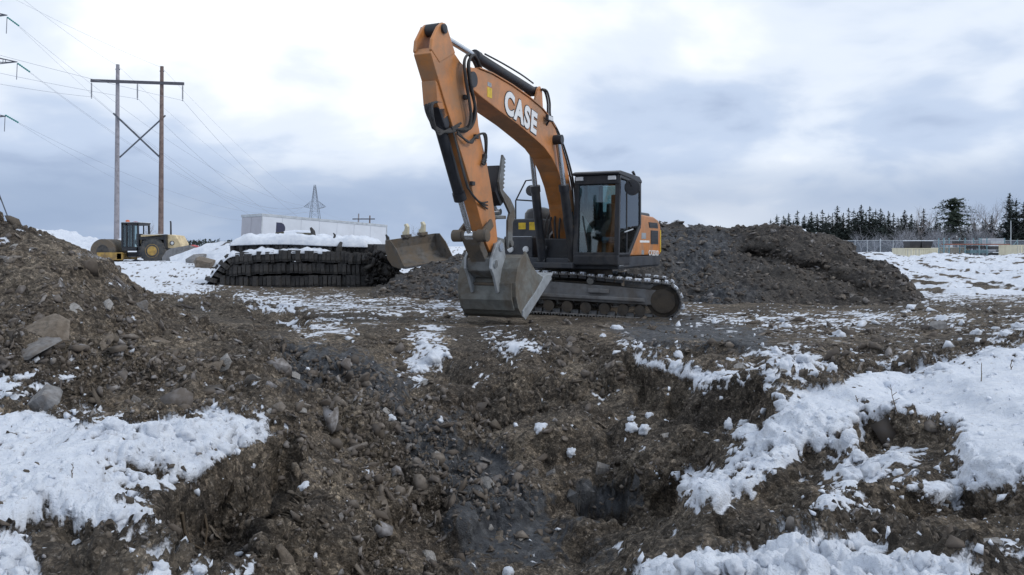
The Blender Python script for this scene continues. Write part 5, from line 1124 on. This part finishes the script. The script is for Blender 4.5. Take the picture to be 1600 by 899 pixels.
def bare_mesh(seed, h, spread, depth, r0, material, twigs=3):
    r = random.Random(seed); b = MB()
    def grow(p, d, L, rad, k):
        m = p + d * L * .5 + Vector((r.gauss(0, .05), r.gauss(0, .05), 0)) * L; e = p + d * L
        b.tube([p, m, e], [rad, rad * .85, rad * .7], 5 if k > 1 else 3, False)
        if k == 0: return
        for i in range(r.choice((2, 3)) if k < depth else twigs):
            nd = (d + Vector((r.gauss(0, spread), r.gauss(0, spread), r.uniform(.0, .35)))).normalized(); grow(p.lerp(e, r.uniform(.45, 1)), nd, L * r.uniform(.6, .85), rad * .58, k - 1)
    grow(Vector((0, 0, -.3)), Vector((0, 0, 1)), h * .42, r0, depth); o = b.build('branches', material); me = o.data; bpy.data.objects.remove(o); return me
CON = [conifer_meshes(600 + i, 8.0, (1.9, 1.6, 2.2, 1.5)[i]) for i in range(4)]; PIN = conifer_meshes(620, 9.0, 2.6, True)
def tree(px, ytop, Y, kind, label, group, zb=-.3, seed=0):
    top = at(px, ytop, Y); H = top.z - zb; tm, trm, lm = PIN if kind == 'pine' else CON[kind]; s = H / (9.0 if kind == 'pine' else 8.0)
    root = empty('pine_tree' if kind == 'pine' else 'spruce_tree', (top.x, Y, zb), random.uniform(0, 6), label, 'tree', group); root.scale = (s * random.uniform(1.1, 1.5), s * random.uniform(1.1, 1.5), s)
    link('trunk', trm, None, root); link('crown', tm, None, root); link('limb', lm, None, root)
SPR = 'dark spruce in the wood behind the chain-link fence'
for i, (px, yt) in enumerate([(1214,336),(1224,338),(1232,334),(1246,330),(1257,336),(1268,332),(1277,335),(1285,329),(1295,334),(1308,323),(1318,334),(1326,326),(1334,327),(1346,321),(1353,333),(1359,324),(1368,328),(1376,327),(1388,331),(1396,334),(1403,340),(1414,329),(1424,336),(1443,327),(1452,345),(1464,341),(1476,350),(1508,352),(1522,346),(1536,352),(1550,337),(1562,348),(1240,344),(1263,343),(1290,340),(1301,335),(1313,338),(1340,333),(1364,336),(1382,338),(1409,343),(1433,345)]):
    tree(px, yt, 128 + (i * 7) % 17, i % 4, SPR, 'spruces behind the fence')
for i in range(37): tree(1206 + i * 10.2 + random.uniform(-3, 3), random.uniform(340, 356), 142 + i % 4, i % 4, 'lower spruce filling the wood behind the taller spruces', 'lower spruces at the back of the wood')
tree(1490, 310, 124, 'pine', 'tall rounded pine standing alone above the wood behind the yard', None)
for px, yt, k_ in ((1578, 303, 1), (1588, 312, 0), (1600, 317, 2), (1616, 310, 1), (1640, 316, 3)): tree(px, yt, 118, k_, 'tall dark spruce beside the yard racks at the wood edge', 'tall spruces by the racks')
BARE = [bare_mesh(640 + i, 9, .42, 5, .10, M_BARKL) for i in range(3)]; FRO = [bare_mesh(650 + i, 4.5, .5, 5, .05, M_FROST, 5) for i in range(3)]
for i, (px, yt) in enumerate([(1431, 318), (1449, 317), (1516, 301), (1528, 310), (1556, 300), (1570, 298)]):
    top = at(px, yt, 132); H = top.z + .3; o = link('bare_tree', BARE[i % 3], None); o.location = (top.x, 132 + i % 3, -.3); o.rotation_euler = (0, 0, i * 1.3); o.scale = (H / 9.6,) * 3; tag(o, 'leafless pale tree rising among the spruces of the wood', 'tree', 'bare trees in the wood')
for i, (px, yt) in enumerate([(1385, 362), (1398, 355), (1410, 356), (1426, 352), (1437, 346), (1452, 350), (1462, 352), (1472, 352), (1482, 355), (1497, 352), (1506, 350), (1515, 355), (1526, 350), (1537, 348), (1546, 352), (1556, 350), (1568, 356), (1366, 360), (1350, 358), (1375, 366), (1420, 364), (1445, 360), (1490, 362), (1530, 360)]):
    top = at(px, yt, 121); H = top.z + .3; o = link('frosted_bush', FRO[i % 3], None); o.location = (top.x, 119 + i % 5, -.3); o.rotation_euler = (0, 0, i * 1.7); o.scale = (H / 4.6 * 1.3, H / 4.6 * 1.3, H / 4.6); tag(o, 'frosted leafless bush at the foot of the wood behind the fence', 'bush', 'frosted bushes behind the fence')
for i, (px, yt) in enumerate([(222, 345), (236, 350), (276, 362), (641, 347), (692, 366), (365, 375)]):
    top = at(px, yt, 150); H = top.z + .3; o = link('bare_tree', BARE[i % 3], None); o.location = (top.x, 150, -.3); o.rotation_euler = (0, 0, i * 2.1); o.scale = (H / 9.6,) * 3; tag(o, 'distant thin leafless tree beyond the site behind roller and trailer', 'tree', 'distant bare trees')
rw = np.random.RandomState(9); tr3 = []
for px in np.arange(150, 400, 1.1):
    Y = rw.uniform(280, 340); hgt = 385 - (6 + 5 * rw.rand() ** 2 * (1 if px > 255 else .45)); p = at(px, hgt, Y)
    for k_ in range(14):
        z = rw.uniform(0, p.z); wd = (1 - z / max(p.z, .1)) * 1.1 + .2; c = np.array([p.x + rw.normal() * wd, Y, z]); tr3 += [c + rw.normal(size=3) * .5, c + rw.normal(size=3) * .5, c + rw.normal(size=3) * .5]
me = mesh_np('far_wood', np.array(tr3), tris=np.arange(len(tr3)).reshape(-1, 3)); me.materials.append(M_NEEDLE); tag(link('far_wood', me), 'dark strip of far-off wood on the horizon behind the roller', 'wood', None, 'stuff')
# ------------------------------------------------------------------ fenced yard on the right
fz = .25; FYD = 100.
fe = empty('chain_link_fence', at(1460, 400, FYD), 0, 'galvanised chain-link fence with posts in front of the wood', 'fence'); o0 = fe.location
pxs = [1318, 1336, 1355, 1375.5, 1395.5, 1415, 1435, 1455, 1476, 1497, 1519, 1542, 1566, 1590, 1615]
for px in pxs:
    b = MB(); a_ = at(px, 399, FYD) - o0; t_ = at(px, 373 if px in (1375.5,) else 375, FYD) - o0; b.tube([a_ - Vector((0, 0, 1)), t_], .065 if px == 1375.5 else .05, 8); b.build('fence_post', M_GALV, fe, True)
b = MB(); b.tube([at(1318, 376, FYD) - o0, at(1615, 376, FYD) - o0], .03, 6); b.build('top_rail', M_GALV, fe, True)
for a_, c_ in zip(pxs, pxs[1:]):
    b = MB(); A_ = at(a_, 376, FYD) - o0; B_ = at(c_, 403, FYD) - o0; b.add([(A_.x, .05, A_.z), (B_.x, .05, A_.z), (B_.x, .05, B_.z), (A_.x, .05, B_.z)], [(0, 1, 2, 3)]); b.build('wire_mesh', M_CHAIN, fe)
def container(px0, pxc, px1, ytop, Y, h, label, depthl):
    c = at(pxc, ytop, Y); a_ = at(px0, ytop, Y); w_ = c.x - a_.x; L = at(px1, ytop, Y).x - c.x
    root = empty('steel_container', (a_.x, Y, c.z - h), 0, label, 'container')
    b = MB(); b.box(0, w_ + L, .03, depthl, 0, h - .05); bd_ = b.build('container_body', M_BEIGE, root)
    for i in range(2):
        b = MB(); b.box(.05 + i * w_ / 2, (i + 1) * w_ / 2 - .02, -.012, .03, .08, h - .12); b.build('end_door', M_BEIGE, bd_, bevel=.01)
        for k_ in (.3, .7): b = MB(); xx = i * w_ / 2 + k_ * w_ / 2; b.tube([(xx, -.03, .06), (xx, -.03, h - .1)], .02, 6); b.build('lock_bar', M_GALV, bd_)
    n = max(3, int(L / .22))
    for i in range(n): b = MB(); x0 = w_ + i * L / n; b.box(x0 + .02, x0 + L / n * .6, -.02, .03, .1, h - .12); b.build('side_rib', M_BEIGE, bd_)
    b = MB(); b.box(-.02, w_ + L + .02, -.03, depthl + .02, h - .08, h); b.build('top_rail', M_BEIGE, root)
    return root
container(1414.5, 1440, 1466, 388, 86., 1.75, 'short beige steel container with double doors in the snowy yard', 3.)
M_BEIGE_, M_BEIGE = M_BEIGE, mat('grey_beige_steel', (.42, .40, .36), .6, 0, .1, 1, .3, (.3, .27, .22))
container(1466.5, 1467, 1515, 387, 92., 1.5, 'long low grey-beige container beside the short one', 2.4)
M_BEIGE = M_BEIGE_
container(1587.5, 1606, 1660, 383, 84., 2.0, 'beige steel container next to the pallet racks', 3.)
for px0, px1, lab in ((1423, 1441, 'black rounded tub on the beige container, the wider-lipped one'), (1441, 1460, 'black tub with a sloped side and snow on the beige container')):
    a_ = at(px0, 388, 87); w_ = at(px1, 388, 87).x - a_.x; q = empty('black_tub', (a_.x, 87.2, a_.z - .0), 0, lab, 'tub')
    b = MB(); b.prism([(.08, 0), (w_ - (.25 if px0 > 1430 else .1), 0), (w_, .78), (0, .78)], 0, 1.5); b.build('tub_shell', M_BLACKP, q, bevel=.04)
    b = MB(); b.box(-.03, w_ + .03, -.03, 1.53, .78, .86); b.build('snow_rim', M_SNOW, q, bevel=.02)
# pallet racks with stock
rk = empty('pallet_rack', at(1530, 404, 90), 0, 'orange and blue-green pallet rack loaded with snowy stock in the yard', 'rack'); o0 = rk.location
for px in (1475, 1483, 1508, 1530, 1542, 1579):
    for dy in (0, 1.1):
        b = MB(); t_ = at(px, 372, 90) - o0; t_.y += dy; b.bar((t_.x, t_.y, -.6), t_, .09, .09); b.build('upright', M_RACKB, rk)
    b = MB()
    for z in (.1, .7, 1.3): b.bar((t_.x, 0, z), (t_.x, 1.1, z + .5), .04, .04)
    b.build('upright_brace', M_RACKB, rk)
for py in (382, 401):
    for dy in (-.04, 1.14):
        A_ = at(1475, py, 90) - o0; B_ = at(1579, py, 90) - o0; b = MB(); b.bar((A_.x, dy, A_.z), (B_.x, dy, B_.z), .06, .11); b.build('beam', M_RACKO, rk)
b = MB(); t_ = at(1587, 376, 90) - o0; b.bar((t_.x - .9, 0, t_.z - 1.2), (t_.x + .2, 0, t_.z), .06, .06); b.bar((t_.x + .2, 0, -.3), (t_.x + .2, 0, t_.z + .1), .07, .07); b.build('end_brace', M_RACKB, rk)
for i, (px0, px1, y0, y1, m_, sn_, lab) in enumerate([(1516, 1545, 391, 396, M_RACKB, 0, 'grey-green bundle of pipes on the lower rack beam'), (1545, 1566, 385, 390, M_BLACKP, 1, 'dark flat stock under snow on the right bay of the rack'), (1563, 1580, 392, 397, M_DGREY, 1, 'snow-covered dark stock beside the rack upright'), (1515, 1541, 384, 389, M_BLACKP, 0, 'dark bundle hanging in the middle bay of the rack'), (1477, 1500, 398, 400.5, M_GALV, 1, 'thin snowy sheet stack on the lowest beam'), (1514, 1560, 402, 405, M_OLDYEL, 0, 'brownish timber row under the rack'), (1494, 1506, 377, 382, M_DGREY, 0, 'dark square crate on the upper rack beam'), (1484, 1489, 385, 387, M_WHITE, 1, 'small snowy heap on the grey container top'), (1551, 1570, 395.5, 399, M_BLACKP, 1, 'low dark stack with snow near the lowest beam')]):
    A_ = at(px0, y1, 90.3); B_ = at(px1, y0, 90.3); b = MB(); h_ = B_.z - A_.z; wd = B_.x - A_.x
    n = 4
    for k_ in range(n): b.box(0 + .03 * (k_ % 2), wd - .04 * (k_ % 3), .0, .9, h_ * k_ / n + .004, h_ * (k_ + 1) / n - .004)
    o = b.build('rack_stock', m_, None, bevel=.01); o.location = A_; tag(o, lab, 'stock')
    if sn_: q = MB(); q.box(.02, wd - .02, .0, .9, h_, h_ + .12); q.build('stock_snow', M_SNOW, o, bevel=.04)
cv = at(1547, 381, 93); b = MB(); w_ = at(1571, 381, 93).x - cv.x
cvr = empty('covered_trailer', cv, 0, 'small silver covered box behind the top beam of the rack', 'trailer')
b.prism([(0, -.9), (0, .45), (.12, .62), (w_ - .12, .62), (w_, .45), (w_, -.9)], 0, 2.2); b.build('box_body', mat('silver_sheet', (.36, .38, .42), .45, .2, .1, 2), cvr, bevel=.03)
b = MB(); b.box(.1, w_ - .1, -.012, .003, -.5, .3); b.build('door_panel', M_GALV, cvr, bevel=.01)
# light pole in the yard
b = MB(); A_ = at(1579.5, 404, 89); b.tube([(0, 0, -.5), (0, 0, at(1579.5, 345, 89).z - A_.z)], [.06, .04], 8); o = b.build('thin_pole', M_GALV, None, True); o.location = A_; tag(o, 'thin grey pole standing beside the end of the rack', 'pole')
